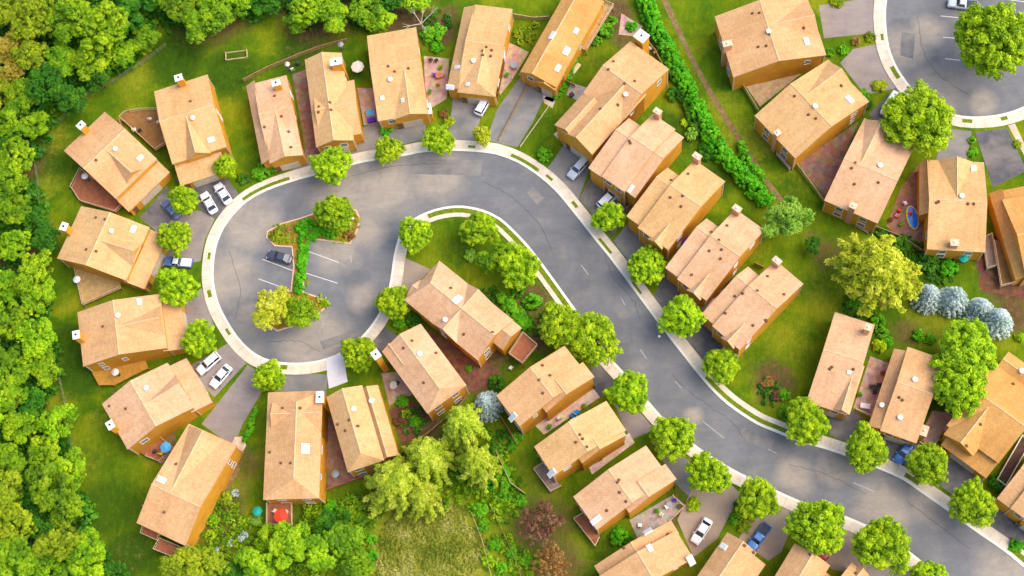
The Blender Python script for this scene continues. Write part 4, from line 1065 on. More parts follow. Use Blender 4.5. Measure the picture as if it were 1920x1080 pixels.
ST = 'lime green trees along the street'
for x, y, r, l in [
    (622, 312, 39, 'lime street tree in front of the house with the orange gable wall, upper row'),
    (729, 283, 29, 'smaller lime street tree between two drives of the upper row, left of centre'),
    (823, 264, 32, 'lime street tree below the pink patio of the upper row'),
    (424, 315, 25, 'small lime tree at the front corner of the tan house beside two white cars'),
    (346, 376, 33, 'lime tree between the dark grey car and two white cars on the left'),
    (330, 448, 35, 'lime tree just above the half hidden blue and white car on the left'),
    (333, 540, 43, 'round lime tree just below the half hidden blue and white car on the left'),
    (376, 638, 35, 'lime tree left of the ring above the two white cars parked at lower left'),
    (506, 707, 34, 'lime tree at the lower left of the ring pavement beside the wide mauve drive'),
    (673, 664, 33, 'lime tree right of the white concrete drive at the foot of the ring'),
    (738, 568, 34, 'lime tree on the right of the ring beside the big pinkish house corner'),
    (778, 441, 34, 'lime tree at the left tip of the lawn enclosed by the street loop'),
    (1142, 409, 33, 'lime tree hiding half of a white car on the dark drive'),
    (1277, 597, 42, 'dense lime street tree second up from the lawn corner, right hand pavement'),
    (1352, 688, 33, 'lime street tree standing at the corner where the right hand house row ends'),
    (1178, 738, 40, 'first round lime street tree below the pair of joined lime trees'),
    (1261, 822, 40, 'second round lime street tree below the pair of joined lime trees'),
    (1325, 890, 41, 'lime street tree at the top of the tan drive holding the white car'),
    (1420, 938, 42, 'lime street tree above the blue pickup'),
    (1532, 988, 51, 'largest lime street tree on the lower pavement, over the small red car'),
    (1655, 1024, 49, 'lime street tree right of the largest one, near the bottom edge'),
    (1740, 1080, 30, 'street tree half cut by the bottom edge'),
    (1511, 794, 43, 'street tree below the long lawn, near the pale pink roofed house front'),
    (1623, 843, 39, 'street tree left of the parked blue car on the upper pavement'),
    (1738, 872, 38, 'street tree right of the parked blue car on the upper pavement'),
    (1822, 946, 40, 'street tree in front of the drive below the large orange roofed house'),
]: tree(x, y, r, 'street', l, group=ST)
recrown(tree(904, 256, 21, 'street', 'thin yellowish young tree in front of the white car drive, upper row'), 'yellow')
tree(1213, 500, 37, 'lime2', 'smooth dense round green tree on the right hand pavement, middle of the row', group=ST)
tree(1860, 80, 80, 'lime2', 'very large round green tree on the island of the second court', name='large_round_tree')
tree(1722, 230, 66, 'street', 'large lime tree over the car and pinkish roof by the second court', name='large_round_tree')
tree(1808, 662, 56, 'street', 'upper of two joined lime crowns right of the lower right houses', name='large_round_tree')
tree(1800, 730, 50, 'street', 'lower of two joined lime crowns right of the lower right houses', name='large_round_tree')
recrown(tree(628, 402, 43, 'lime2', 'yellow green round tree at the right end of the parking island'), 'limewood')
recrown(tree(512, 583, 44, 'limewood', 'bright yellow green tree at the lower end of the parking island'), 'yellow')
tree(567, 590, 34, 'limewood', 'low spreading lime tree right of the yellow green one on the island')
tree(900, 432, 34, 'street', 'lime tree on the loop lawn beside the bend of the path')
tree(930, 492, 36, 'wood', 'darker green tree tucked behind the large house on the loop lawn')
tree(972, 502, 46, 'street', 'wide lime tree leaning over the pavement of the loop lawn')
tree(1052, 612, 47, 'street', 'left one of the joined lime trees below the loop lawn')
tree(1112, 640, 51, 'street', 'right one of the joined lime trees reaching over the street')
tree(1474, 416, 50, 'mint', 'fresh green tree at the lower end of the long hedge', hs=1.0)
tree(1524, 462, 17, 'deep', 'small dark tree right behind the fresh green tree')
tree(1645, 508, 84, 'yellow', 'big yellow green feathery tree in the middle of the right gardens', name='feathery_tree')
for x, y, r, l in ((1742, 553, 29, 'leftmost silvery blue spruce in the row of four'), (1790, 558, 28, 'second silvery spruce from the left in the row of four'),
                   (1840, 579, 27, 'third silvery blue spruce from the left in the row of four'), (1872, 599, 28, 'rightmost silvery blue spruce in the row of four'),
                   (913, 757, 26, 'silvery blue spruce alone beside the lower row of houses')):
    tree(x, y, r, 'blue', l, group='blue spruces')
for x, y, r, l in ((742, 908, 62, 'lowest left feathery lime conifer of the clump by the meadow'), (800, 862, 54, 'feathery lime conifer in the centre of the garden clump'),
                   (868, 800, 52, 'feathery conifer at the top of the clump next to the blue spruce'), (893, 872, 46, 'feathery conifer at the right side of the clump near the fence'),
                   (790, 935, 42, 'feathery lime conifer at the bottom of the clump over the meadow edge')):
    tree(x, y, r, 'spiky', l, group='feathery conifers', hs=1.05)
tree(1016, 985, 42, 'plum', 'purple brown sparse tree on the lawn below the fence', name='plum_tree', hs=.9)
tree(1035, 1058, 36, 'rust', 'rust coloured sparse tree at the bottom edge', name='rust_tree', hs=.9)

WD = 'trees of the wood'
WOOD = [  # x, y, r, kind, label
    (18, 20, 50, 'gold', 'golden green tree in the very top left corner'), (72, 42, 52, 'gold', 'golden green tree second from the top left corner'),
    (20, 90, 42, 'amber', 'amber coloured tree at the left edge near the top'), (62, 110, 40, 'gold', 'golden green tree right of the amber crowns'),
    (22, 140, 36, 'amber', 'lower amber coloured tree at the left edge near the top'), (5, 175, 34, 'gold', 'dull gold tree at the left edge below the amber ones'),
    (150, 40, 62, 'wood', 'large bright green tree at the top, left of the big twin'), (196, 60, 56, 'limewood', 'large lime green tree at the top left of the wood'),
    (120, 115, 44, 'wood', 'green tree below the largest bright crown, upper left wood'), (172, 120, 44, 'limewood', 'lime crown at the lower edge of the largest bright tree'),
    (240, 30, 44, 'deep', 'dark olive tree at the top between two bright crowns'), (270, 78, 34, 'wood', 'green tree at the rear of the lawn corner, upper left'),
    (228, 108, 36, 'wood', 'mid green crown at the lawn edge above the upper left houses'), (92, 160, 44, 'deep', 'dark green tree behind the left lawn top'),
    (134, 190, 42, 'deep', 'dark green crown above the first chimney house'), (188, 150, 32, 'deep', 'deep green small crown next to the upper left rear fence'),
    (48, 180, 36, 'wood', 'mid green crown left of the dark trees'), (30, 228, 42, 'wood', 'mid green crown at the left edge level with the first chimney'),
    (66, 238, 34, 'limewood', 'bright crown by the left lawn level with the first roof'), (34, 300, 42, 'limewood', 'lime crown at the left edge level with the redbrown deck'),
    (14, 268, 34, 'deep', 'dark crown at the left edge between two lime ones'), (22, 345, 38, 'wood', 'green crown at the left edge above the second lawn bulge'),
    (24, 398, 40, 'wood', 'green crown at the left edge level with the white chimney box'), (76, 420, 32, 'deep', 'dark spread crown at the lawn edge left of the third house'),
    (92, 452, 32, 'deep', 'deep green low crown directly left of the third house'), (28, 462, 34, 'limewood', 'small lime crown at the left edge, middle height'),
    (66, 515, 48, 'limewood', 'broad lime crown at the left, level with the small brown deck'), (14, 540, 40, 'wood', 'green crown at the left edge, middle height'),
    (78, 560, 38, 'limewood', 'lower half of the broad lime pair at the left'), (20, 610, 42, 'wood', 'mid green crown at the left edge below the middle'),
    (72, 640, 46, 'limewood', 'lime crown left of the fourth house'), (36, 690, 42, 'wood', 'green crown at the left edge level with the orange deck'),
    (86, 690, 40, 'limewood', 'lime crown with a forked outline near the left lawn'), (14, 745, 44, 'wood', 'green crown at the left edge above the gold ones'),
    (62, 760, 32, 'deep', 'dark crown between lime crowns at the lower left'), (112, 790, 38, 'limewood', 'round lime crown bulging over the left lawn'),
    (40, 800, 38, 'limewood', 'lime crown left of the bulging one'), (84, 850, 34, 'limewood', 'lime crown below the bulging one'),
    (18, 860, 42, 'wood', 'green crown at the left edge, lower part'), (132, 885, 42, 'limewood', 'upper lime lobe of the biggest lower left tree'),
    (96, 912, 46, 'wood', 'lower green lobe of the biggest lower left tree'), (16, 920, 44, 'gold', 'golden green crown at the left edge, lower part'),
    (130, 955, 36, 'wood', 'green crown under the biggest lower left tree'), (30, 985, 42, 'gold', 'golden crown at the left edge near the bottom'),
    (118, 1022, 48, 'gold', 'gold green crown near the bottom left, left of the last one'), (168, 1044, 48, 'limewood', 'lime crown at the bottom next to the lawn tip'),
    (40, 1050, 50, 'wood', 'green crown in the very bottom left corner'), (80, 985, 34, 'deep', 'dark crown in the gap of the lower left wood'),
    (95, 1080, 42, 'wood', 'green crown cut by the bottom edge at lower left'), (215, 1085, 34, 'deep', 'dark crown cut by the bottom edge right of the lawn tip'),
    (300, -5, 40, 'deep', 'dark crown at the top edge left of the round twin'), (345, 20, 46, 'wood', 'left half of the broad green tree above the yellow frame'),
    (392, 42, 54, 'wood', 'centre of the broad green tree above the yellow frame'), (430, 10, 44, 'wood', 'green crown at the top edge right of the broad tree'),
    (500, 6, 36, 'deep', 'dark crown at the top edge above the rear lawn'), (582, 18, 44, 'limewood', 'lime crown at the top above the first upper houses'),
    (628, 34, 42, 'limewood', 'lime crown directly behind the orange gable wall house'), (560, 42, 30, 'wood', 'small green crown at the lawn edge behind the upper row'),
    (690, 14, 42, 'wood', 'green crown at the top edge behind the flat tan house'), (715, 42, 30, 'limewood', 'low lime crown touching the flat tan roof'),
    (785, 6, 32, 'limewood', 'lime crown at the top edge left of the bare branches'), (740, -8, 36, 'deep', 'dark crown cut by the top edge, upper centre'),
    (480, 1060, 40, 'limewood', 'lime tree at the bottom edge left of the brightest garden tree'), (545, 1020, 44, 'limewood', 'brightest lime tree below the red parasol deck'),
    (592, 1040, 40, 'limewood', 'lime tree right of the brightest garden tree, bottom'), (500, 1010, 26, 'limewood', 'small lime tree just below the parasol deck'),
    (340, 1062, 42, 'gold', 'gold green tree under the long lower left house'), (395, 1072, 40, 'gold', 'second gold green tree at the bottom edge, left'),
    (645, 1010, 38, 'wood', 'green tree left of the dry meadow'), (668, 1060, 34, 'wood', 'green crown at the bottom edge left of the meadow'),
    (440, 1075, 30, 'deep', 'dark crown at the bottom edge between gold and lime trees'), (618, 985, 26, 'deep', 'dark low crown above the lime garden trees'),
]
for x, y, r, kd, l in WOOD: tree(x, y, r, kd, l, group=WD, name='woodland_tree', hs=.85 if r < 45 else .95)
for x, y, r, kd in [(-35, 60, 50, 'gold'), (-40, 160, 48, 'wood'), (-40, 260, 50, 'deep'), (-35, 360, 48, 'wood'), (-35, 460, 50, 'limewood'), (-30, 570, 50, 'wood'), (-35, 670, 48, 'wood'),
                    (-30, 790, 50, 'limewood'), (-35, 890, 50, 'wood'), (-30, 1000, 50, 'gold'), (60, -50, 52, 'wood'), (160, -50, 54, 'limewood'), (260, -55, 50, 'deep'), (370, -50, 52, 'wood'), (470, -50, 48, 'wood'), (570, -45, 48, 'limewood'), (670, -50, 46, 'wood')]:
    tree(x, y, r, kd, 'woodland tree just outside the picture, beyond the wood edge', group='trees beyond the frame', name='woodland_tree')

BUSH_L = [
    (1133, 56, 21, 'bush', 'bright green shrub behind the top edge orange house'), (1147, 38, 14, 'bush', 'smaller green shrub right above the bright one, top'),
    (1118, 74, 13, 'bush', 'round green shrub left end of the trio at the top'), (1184, 48, 13, 'hedge', 'dark shrub on the pink gravel at the top'),
    (1003, 46, 11, 'gold', 'yellow green ball shrub, upper of three in the small garden'), (971, 62, 11, 'gold', 'yellow green ball shrub, left of three in the small garden'),
    (992, 70, 11, 'gold', 'yellow green ball shrub, lower of three in the small garden'), (812, 62, 26, 'bush', 'green shrub mass in the dark bed at top centre'),
    (818, 88, 15, 'hedge', 'dark green shrub below the mass at top centre'), (1020, 288, 17, 'bush', 'round bright shrub on the lawn beside the white suv drive'),
    (1297, 250, 17, 'mint', 'pale green shrub at the foot of the long hedge shade'), (1284, 230, 11, 'street', 'lime shrub next to the second right hand house'),
    (1300, 218, 12, 'deep', 'dark shrub against the hedge near the brick chimney'), (1326, 282, 20, 'deep', 'dark green shrub joined to the hedge inner side'),
    (1262, 175, 18, 'deep', 'dark shrub by the hedge behind the largest house'), (1248, 140, 12, 'deep', 'small dark shrub by the corner of the largest house'),
    (954, 570, 18, 'bush', 'green hedge ball behind the large loop house, first'), (972, 590, 17, 'bush', 'green hedge ball behind the large loop house, second'),
    (985, 605, 16, 'bush', 'green hedge ball behind the large loop house, third'), (938, 555, 14, 'bush', 'small hedge ball nearest the dark tree on the loop lawn'),
    (998, 563, 21, 'bush', 'round bright shrub under the wide lime tree'), (972, 545, 16, 'deep', 'dark shrub under the wide lime tree'),
    (880, 478, 13, 'mint', 'small pale shrub on the loop lawn'), (775, 600, 17, 'deep', 'dark shrub between the loop houses near the ring'), (750, 605, 15, 'bush', 'green shrub below the tree right of the ring'),
    (1602, 568, 15, 'bush', 'round green shrub under the yellow feathery tree, left'), (1626, 585, 13, 'bush', 'round green shrub under the yellow feathery tree, middle'),
    (1645, 600, 18, 'bush', 'round green shrub at the corner of the pale pink house'), (1655, 622, 14, 'bush', 'green shrub second down the garden row'),
    (1650, 648, 15, 'street', 'lime shrub behind the pink patio'), (1664, 640, 12, 'bush', 'green shrub right of the lime one behind the pink patio'), (1722, 628, 13, 'bush', 'green shrub above the peach house, right'),
    (1745, 635, 11, 'bush', 'small green shrub near the joined lime crowns'), (1690, 455, 22, 'deep', 'dark shrub under the fence of the toy patio'), (1740, 490, 24, 'deep', 'dark shrub left below the hipped tan house'),
    (1780, 500, 20, 'hedge', 'green shrub behind the hipped tan house'), (1655, 435, 16, 'deep', 'dark shrub below the lime shaded pinkish house'),
    (1620, 178, 15, 'bush', 'green shrub between the diagonal house and the court'), (1650, 160, 15, 'gold', 'yellow green shrub beside the white car by the court'), (1628, 195, 12, 'deep', 'dark shrub at the diagonal house corner'),
    (1555, 98, 12, 'bush', 'left end of the bright clipped shrub pair by the mauve drive'), (1582, 93, 13, 'bush', 'right end of the bright clipped shrub pair by the mauve drive'),
    (1605, 76, 12, 'rust', 'rust shrub on the strip between mauve drives'), (1632, 68, 12, 'gold', 'yellow green shrub by the court pavement'), (1570, 2, 14, 'gold', 'yellow shrub cut by the top edge'),
    (1823, 262, 9, 'bush', 'small green shrub at the drive edge below the court'), (1825, 285, 10, 'bush', 'green shrub at the end of the drive edge below the court'), (1908, 270, 10, 'gold', 'pale round shrub at the right edge by the court'),
    (1912, 632, 10, 'street', 'lime shrub at the right edge below the spruces'), (1475, 770, 18, 'bush', 'green shrub behind the street tree at the long lawn'), (1455, 742, 11, 'plum', 'purple shrub in the brown bed of the long lawn'),
    (1440, 716, 12, 'rust', 'rust shrub in the brown bed of the long lawn'), (1470, 740, 13, 'bush', 'green shrub in the brown bed of the long lawn'),
    (1300, 946, 16, 'street', 'bright yellow green shrub at the head of the tan drive'), (1395, 985, 14, 'gold', 'yellow green shrub below the street tree by the blue pickup'), (1378, 975, 12, 'bush', 'green shrub left of the yellow one by the blue pickup'),
    (1408, 970, 9, 'rust', 'red leaved shrub beside the blue pickup'), (1160, 1004, 20, 'hedge', 'dark green shrub in the pocket between the lower houses'), (1180, 1015, 12, 'deep', 'small dark shrub beside the green pocket one'),
    (967, 822, 14, 'bush', 'green shrub behind the small red fence'), (960, 838, 9, 'bush', 'small green shrub below the red fence one'),
    (940, 885, 17, 'bush', 'green shrub by the diagonal fence, upper'), (946, 928, 15, 'bush', 'round bright shrub between the two fences, left'), (976, 939, 14, 'bush', 'round bright shrub between the two fences, right'),
    (950, 905, 12, 'hedge', 'darker shrub above the round pair'), (925, 845, 16, 'deep', 'dark shrub between conifers and fence'), (920, 905, 15, 'hedge', 'green shrub by the conifer clump base'),
    (900, 955, 16, 'bush', 'green shrub on the meadow corner'), (905, 985, 14, 'bush', 'green shrub on the fence line below the meadow corner'), (928, 1022, 12, 'bush', 'round green shrub on the fence line'),
    (915, 1050, 14, 'street', 'lime shrub low on the fence line'), (960, 1035, 13, 'bush', 'green shrub between the fence lines near the bottom'), (985, 1050, 14, 'bush', 'green shrub left of the rust tree'), (940, 1065, 14, 'bush', 'green shrub at the bottom of the fence line'),
    (762, 775, 11, 'street', 'lime shrub in the dark triangular garden'), (778, 790, 13, 'bush', 'green shrub in the dark triangular garden'), (755, 752, 14, 'bush', 'leafy shrub below the pink patio'), (745, 790, 10, 'plum', 'purple shrub in the dark triangular garden'),
    (895, 665, 7, 'bush', 'tiny shrub in the dark gap between the loop houses'), (878, 690, 8, 'bush', 'small shrub in the dark gap between the loop houses'), (930, 715, 18, 'deep', 'dark green shrub beside the white garden seat'),
    (722, 243, 16, 'hedge', 'green shrub behind the smaller street tree of the upper row'), (843, 228, 13, 'gold', 'yellow shrub below the pink patio of the upper row'), (832, 212, 11, 'rust', 'rust shrub at the foot of the pink patio'),
    (490, 320, 20, 'bush', 'green shrub in front of the first upper row house'), (515, 312, 14, 'hedge', 'dark shrub right in front of the first upper row house'), (455, 335, 14, 'deep', 'dark shrub at the pavement bend'),
    (566, 425, 17, 'hedge', 'bright clipped shrub at the top of the island hedge'), (590, 440, 13, 'hedge', 'clipped shrub right of the island hedge top'), (565, 475, 12, 'bush', 'shrub on the island stem beside the dark car'),
    (520, 440, 17, 'gold', 'yellow flowering shrub at the left end of the island'), (540, 432, 12, 'rust', 'rust shrub at the left end of the island'), (565, 500, 10, 'bush', 'small shrub low on the island stem'), (560, 530, 10, 'bush', 'last small shrub on the island stem'), (608, 568, 11, 'street', 'lime shrub in the lower right tip of the island'),
    (655, 440, 14, 'rust', 'rust shrub in the right corner of the island'),
    (440, 925, 9, 'blue', 'small silvery blue shrub beside the lower left house path'), (424, 935, 17, 'gold', 'yellow shrub in the lower left garden'), (395, 1002, 13, 'street', 'yellow green ball shrub in the lower left garden'),
    (395, 975, 12, 'bush', 'bright green shrub against the lower left house'), (418, 1024, 8, 'yellow', 'small yellow ball shrub between two blue ones'), (406, 1030, 6, 'blue', 'tiny blue shrub left of the yellow ball'), (431, 1018, 8, 'blue', 'tiny blue shrub right of the yellow ball'),
    (455, 1005, 12, 'blue', 'pale blue green shrub in the middle of the lower garden'), (480, 975, 13, 'mint', 'pale green shrub left of the parasol deck'), (620, 950, 15, 'bush', 'green shrub below the orange wall of the long house'),
    (640, 965, 22, 'deep', 'dark shrub below the tan house of the lower centre'), (695, 1010, 12, 'hedge', 'bright green upright shrub at the meadow edge, upper'), (697, 1040, 13, 'hedge', 'bright green upright shrub at the meadow edge, lower'),
    (1906, 1022, 15, 'hedge', 'clipped dark green shrub at the lower right corner'), (1870, 905, 17, 'deep', 'dark shrub left of the dark railed deck'), (1385, 945, 10, 'deep', 'small dark shrub beneath the street tree above the blue pickup'),
]
for x, y, r, lf, l in BUSH_L: bush(x, y, r, lf, l, sq=random.uniform(.8, 1.15), rz=random.uniform(0, 3), h=random.uniform(.85, 1.15))

def hedge(name, pts, width, hh, lf, label, seed, per=26, leaf=.15):
    global rng
    rng = np.random.default_rng(seed)
    P = smooth_line(px2(pts, hh * .6), .55)
    C = []
    for i, p in enumerate(P):
        a = P[max(0, i - 1)]; b = P[min(len(P) - 1, i + 1)]; t = (b - a).normalized(); n = Vector((-t.y, t.x))
        for _ in range(max(4, int(width * 2.6))):
            o_ = rng.uniform(-.5, .5) * width * (1 + .12 * math.sin(i * .35))
            q = p + n * o_ + t * rng.uniform(-.4, .4)
            C.append([q.x, q.y, hh * (1 - .55 * abs(2 * o_ / width) ** 2.2) * rng.uniform(.82, 1.06) - .25])
            if _ % 2: C.append([q.x, q.y, hh * .4 * rng.uniform(.5, 1)])
    C = np.array(C)
    me = quads_mesh(name, *clumps(C, rng.uniform(.3, .5, len(C)), per, leaf))
    me.materials[0] = LEAF[lf]
    return tag(link(bpy.data.objects.new(name, me)), label, 'hedge')
hedge('hedge', [(1205, -10), (1232, 55), (1262, 110), (1290, 165), (1318, 220), (1350, 280), (1395, 330), (1440, 378)], 3.0, 2.6, 'hedge', 'long bright green hedge running diagonally behind the right hand house row', 31)
hedge('hedge', [(1215, 40), (1240, 90), (1268, 150), (1288, 200), (1310, 250)], 1.6, 1.3, 'deep', 'darker low hedge on the house side of the long diagonal hedge', 32)
hedge('hedge', [(1390, 268), (1400, 300), (1430, 330)], 1.5, 1.8, 'bush', 'short green hedge bulging from the long hedge near its lower end', 36)
hedge('hedge', [(1040, 178), (1060, 145), (1080, 108)], 1.4, 1.2, 'hedge', 'short dark clipped hedge along the concrete path at the top', 33)
hedge('hedge', [(567, 425), (568, 470), (562, 520), (560, 545)], 1.5, 1.1, 'hedge', 'low clipped hedge down the stem of the parking island', 34)
hedge('hedge', [(575, 418), (600, 425), (625, 440)], 1.8, 1.2, 'hedge', 'low clipped hedge curving along the top of the parking island', 35)
hedge('hedge', [(443, 845), (425, 880), (415, 895)], .9, 1.2, 'hedge', 'thin dark hedge on the right wall of the lower left house', 37)
hedge('hedge', [(480, 770), (470, 800), (458, 820)], .9, .7, 'bush', 'low hedge strip beside the wide mauve drive', 38)
hedge('hedge', [(940, 560), (962, 585), (985, 612)], 2.0, 1.5, 'bush', 'clipped green hedge behind the large loop house', 39)

def scatter_cover(name, regions, n, lf, label_kind, hmax, leaf, seed, cs=.9):
    global rng
    rng = np.random.default_rng(seed)
    C = []
    tot = sum(r * r for _, _, r in regions)
    for x, y, r in regions:
        c = W(x, y); rr = r / 10.6
        m = int(n * r * r / tot)
        a = rng.uniform(0, 6.283, m); q = np.sqrt(rng.uniform(0, 1, m)) * rr
        C.append(np.stack([c.x + q * np.cos(a), c.y + q * np.sin(a), rng.uniform(0, hmax, m) * (1.1 - q / rr * .6)], 1))
    C = np.concatenate(C)
    me = quads_mesh(name, *clumps(C, rng.uniform(.5, 1.2, len(C)) * cs, 16, leaf))
    me.materials[0] = LEAF[lf]
    return tag(link(bpy.data.objects.new(name, me)), kind='stuff')
scatter_cover('undergrowth', [(30, 100, 90), (30, 250, 80), (20, 400, 75), (30, 560, 80), (40, 700, 80), (50, 860, 85), (90, 1000, 90), (160, 60, 100), (220, 100, 50), (110, 150, 70), (360, 10, 70), (590, 10, 60), (690, 15, 50), (150, 1070, 60), (250, 30, 60), (480, 0, 50)],
              2600, 'deep', 'stuff', 2.2, .26, 41, 1.3)
scatter_cover('ground_cover', [(420, 985, 45), (470, 1020, 50), (560, 1040, 60), (640, 1000, 60), (590, 970, 30), (660, 960, 35), (360, 1060, 40), (640, 1060, 50), (820, 900, 60), (910, 900, 35), (940, 1040, 35), (925, 860, 28), (945, 960, 24), (985, 1060, 28), (905, 940, 30), (955, 900, 22), (690, 960, 30)],
              1250, 'wood', 'stuff', .9, .16, 42, .6)
scatter_cover('ground_cover', [(820, 45, 30), (775, 790, 28), (1000, 600, 35), (1445, 735, 25), (1700, 470, 30), (1765, 505, 30), (1600, 575, 25), (915, 560, 25), (930, 830, 30)],
              420, 'deep', 'stuff', .6, .14, 43, .5)
scatter_cover('tall_grass', [(790, 1020, 75), (860, 1030, 50), (735, 1050, 45), (835, 975, 40), (760, 985, 30)], 2200, 'meadow', 'stuff', .35, .09, 45, .35)
scatter_cover('flower_bed', [(525, 440, 22), (640, 430, 30), (560, 575, 28), (595, 570, 20), (540, 440, 22), (650, 420, 26), (570, 530, 10), (500, 570, 18), (985, 68, 22), (420, 955, 22), (1230, 1000, 3)],
              520, 'gold', 'stuff', .5, .10, 44, .35)

# ------------------------------------------------------------------ vehicles
CARP = {}
def paint(c):
    if c not in CARP:
        k = NT('car_paint', .28, .6); k.base(c); k.b.inputs["Coat Weight"].default_value = .6; CARP[c] = k.m
    return CARP[c]
M_TYRE = plain('tyre', (.02, .02, .02), .9); M_RIM = plain('rim', (.45, .45, .47), .3, .5, .8)
M_LAMP = plain('headlight_glass', (.75, .76, .78), .15, .6); M_TAIL = plain('taillight_glass', (.45, .03, .02), .2, .6)
M_GLS = plain('car_glass', (.02, .025, .035), .06, .8, var=.1)
def car(front, rear, kind, c, label, cat='car'):
    f, r = W(*front, .9), W(*rear, .9)
    d = (f - r).to_2d(); L = {'sedan': 4.7, 'suv': 4.75, 'hatch': 4.2, 'pickup': 5.3, 'van': 4.9}[kind]
    m = (f + r) / 2
    root = tag(empty('parked_' + ('pickup' if kind == 'pickup' else 'car'), (m.x, m.y, .035), math.atan2(d.y, d.x)), label, cat, 'parked vehicles')
    wd = .90
    P = {'sedan': [(-.5, .80, .82), (-.47, .93, .90), (-.30, 1, .97), (.0, 1, .98), (.22, 1, .95), (.40, .97, .84), (.48, .88, .72), (.5, .78, .60)],
         'suv': [(-.5, .88, 1.02), (-.48, .96, 1.08), (-.3, 1, 1.1), (.0, 1, 1.1), (.24, 1, 1.06), (.41, .97, .98), (.48, .90, .86), (.5, .80, .7)],
         'pickup': [(-.5, .96, .95), (-.49, 1, 1.0), (-.3, 1, 1.02), (.0, 1, 1.05), (.22, 1, 1.05), (.41, .97, 1.0), (.48, .92, .9), (.5, .85, .75)]}
    P = P.get(kind, P['suv' if kind == 'van' else 'sedan'])
    V, Fc = [], []
    for x, k_, zt in P:
        w_ = wd * k_
        ring_ = [(-w_ * .92, .28), (-w_, .45), (-w_, zt - .18), (-w_ * .93, zt - .03), (-w_ * .6, zt + .02), (w_ * .6, zt + .02), (w_ * .93, zt - .03), (w_, zt - .18), (w_, .45), (w_ * .92, .28)]
        V += [(x * L, y, z) for y, z in ring_]
    n = 10
    for i in range(len(P) - 1):
        for j in range(n): Fc.append((i * n + j, i * n + (j + 1) % n, (i + 1) * n + (j + 1) % n, (i + 1) * n + j))
    Fc += [tuple(range(n - 1, -1, -1)), tuple((len(P) - 1) * n + j for j in range(n))]
    b = MB().add(V, Fc)
    pm = paint(c)
    bo = b.obj('body', pm, root)
    import bmesh
    bm = bmesh.new(); bm.from_mesh(bo.data); bmesh.ops.recalc_face_normals(bm, faces=bm.faces); bm.to_mesh(bo.data); bm.free()
    bo.data.polygons.foreach_set('use_smooth', [True] * len(bo.data.polygons))
    # glasshouse: (rear base, rear top, front top, front base) as fractions of length, base height, roof height
    g = {'sedan': (-.40, -.24, .06, .24, .96, 1.43), 'suv': (-.47, -.42, .08, .23, 1.08, 1.68), 'hatch': (-.46, -.36, .06, .25, .96, 1.48), 'pickup': (-.08, -.04, .12, .24, 1.04, 1.72), 'van': (-.48, -.46, .14, .32, 1.08, 1.75)}[kind]
    x0, x1, x2, x3, zb, zt = g[0] * L, g[1] * L, g[2] * L, g[3] * L, g[4], g[5]
    wb, wt = wd * .92, wd * .72
    gv = [(x0, -wb, zb - .1), (x3, -wb * .94, zb - .1), (x3, wb * .94, zb - .1), (x0, wb, zb - .1), (x1, -wt, zt), (x2, -wt, zt), (x2, wt, zt), (x1, wt, zt)]
    MB().add(gv, [(3, 2, 1, 0), (4, 5, 6, 7), (0, 1, 5, 4), (1, 2, 6, 5), (2, 3, 7, 6), (3, 0, 4, 7)]).obj('window', M_GLS, root)
    rf = MB().add([(x1 - .04, -wt - .02, zt - .02), (x2 + .05, -wt - .02, zt - .02), (x2 + .05, wt + .02, zt - .02), (x1 - .04, wt + .02, zt - .02),
                   (x1 + .08, -wt + .1, zt + .06), (x2 - .08, -wt + .1, zt + .06), (x2 - .08, wt - .1, zt + .06), (x1 + .08, wt - .1, zt + .06)],
                  [(3, 2, 1, 0), (4, 5, 6, 7), (0, 1, 5, 4), (1, 2, 6, 5), (2, 3, 7, 6), (3, 0, 4, 7)])
    for s in (-1, 1):   # pillars
        for (xa, ya, xb, yb) in ((x0, wb, x1, wt), (x3, wb * .94, x2, wt), ((x0 + x3) / 2 - .1, wb * .98, (x1 + x2) / 2 - .1, wt)):
            rf.tube((xa, s * ya, zb - .05), (xb, s * yb, zt + .01), .045, .04, 5)
    rf.obj('roof', pm, root)
    if kind == 'pickup':
        MB().box((-.30 * L, 0, 1.05), (.36 * L, 1.5, .03)).obj('cargo_bed', plain('bed_liner', (.05, .06, .09), .8) if 'bed_liner' not in bpy.data.materials else bpy.data.materials['bed_liner'], root)
    for sx_ in (-.31, .32):
        for sy in (-1, 1):
            a = (sx_ * L, sy * (wd - .20), .33); c2 = (sx_ * L, sy * (wd + .02), .33)
            t = MB().tube(a, c2, .33, n=16).obj('wheel', M_TYRE, root)
            MB().tube((a[0], sy * (wd - .02), .33), (a[0], sy * (wd + .035), .33), .2, n=10).obj('rim', M_RIM, t)
    zl = P[-2][2] - .12
    for sy in (-1, 1):
        MB().box((.480 * L, sy * .62, zl), (.16, .34, .14)).obj('headlight', M_LAMP, root)
        MB().box((-.492 * L, sy * .66, P[0][2] - .16), (.10, .26, .16)).obj('taillight', M_TAIL, root)
        MB().box((.20 * L, sy * (wd + .1), zb + .02), (.12, .2, .13)).obj('side_mirror', pm, root)
    return root
WH, SV, DK, BL, GB = (.80, .80, .82), (.52, .55, .60), (.045, .055, .085), (.03, .16, .50), (.10, .16, .30)
car((1067, 334), (1101, 296), 'suv', SV, 'silver white suv on the grey drive beside the clipped round shrub lawn')
car((1160, 353), (1122, 390), 'suv', WH, 'white car half under a lime tree on the darkest drive, right hand row')
car((402, 338), (433, 386), 'sedan', WH, 'white car nearest the pavement bend, right one of the side by side pair')
car((376, 354), (406, 405), 'sedan', WH, 'white car left one of the side by side pair beside the lime tree')
car((302, 372), (338, 411), 'sedan', GB, 'dark grey blue car beside the front garage of the upper left house')
_c = car((309, 489), (358, 493), 'pickup', (.08, .16, .42), 'blue and white car poking out between two lime trees at the left')
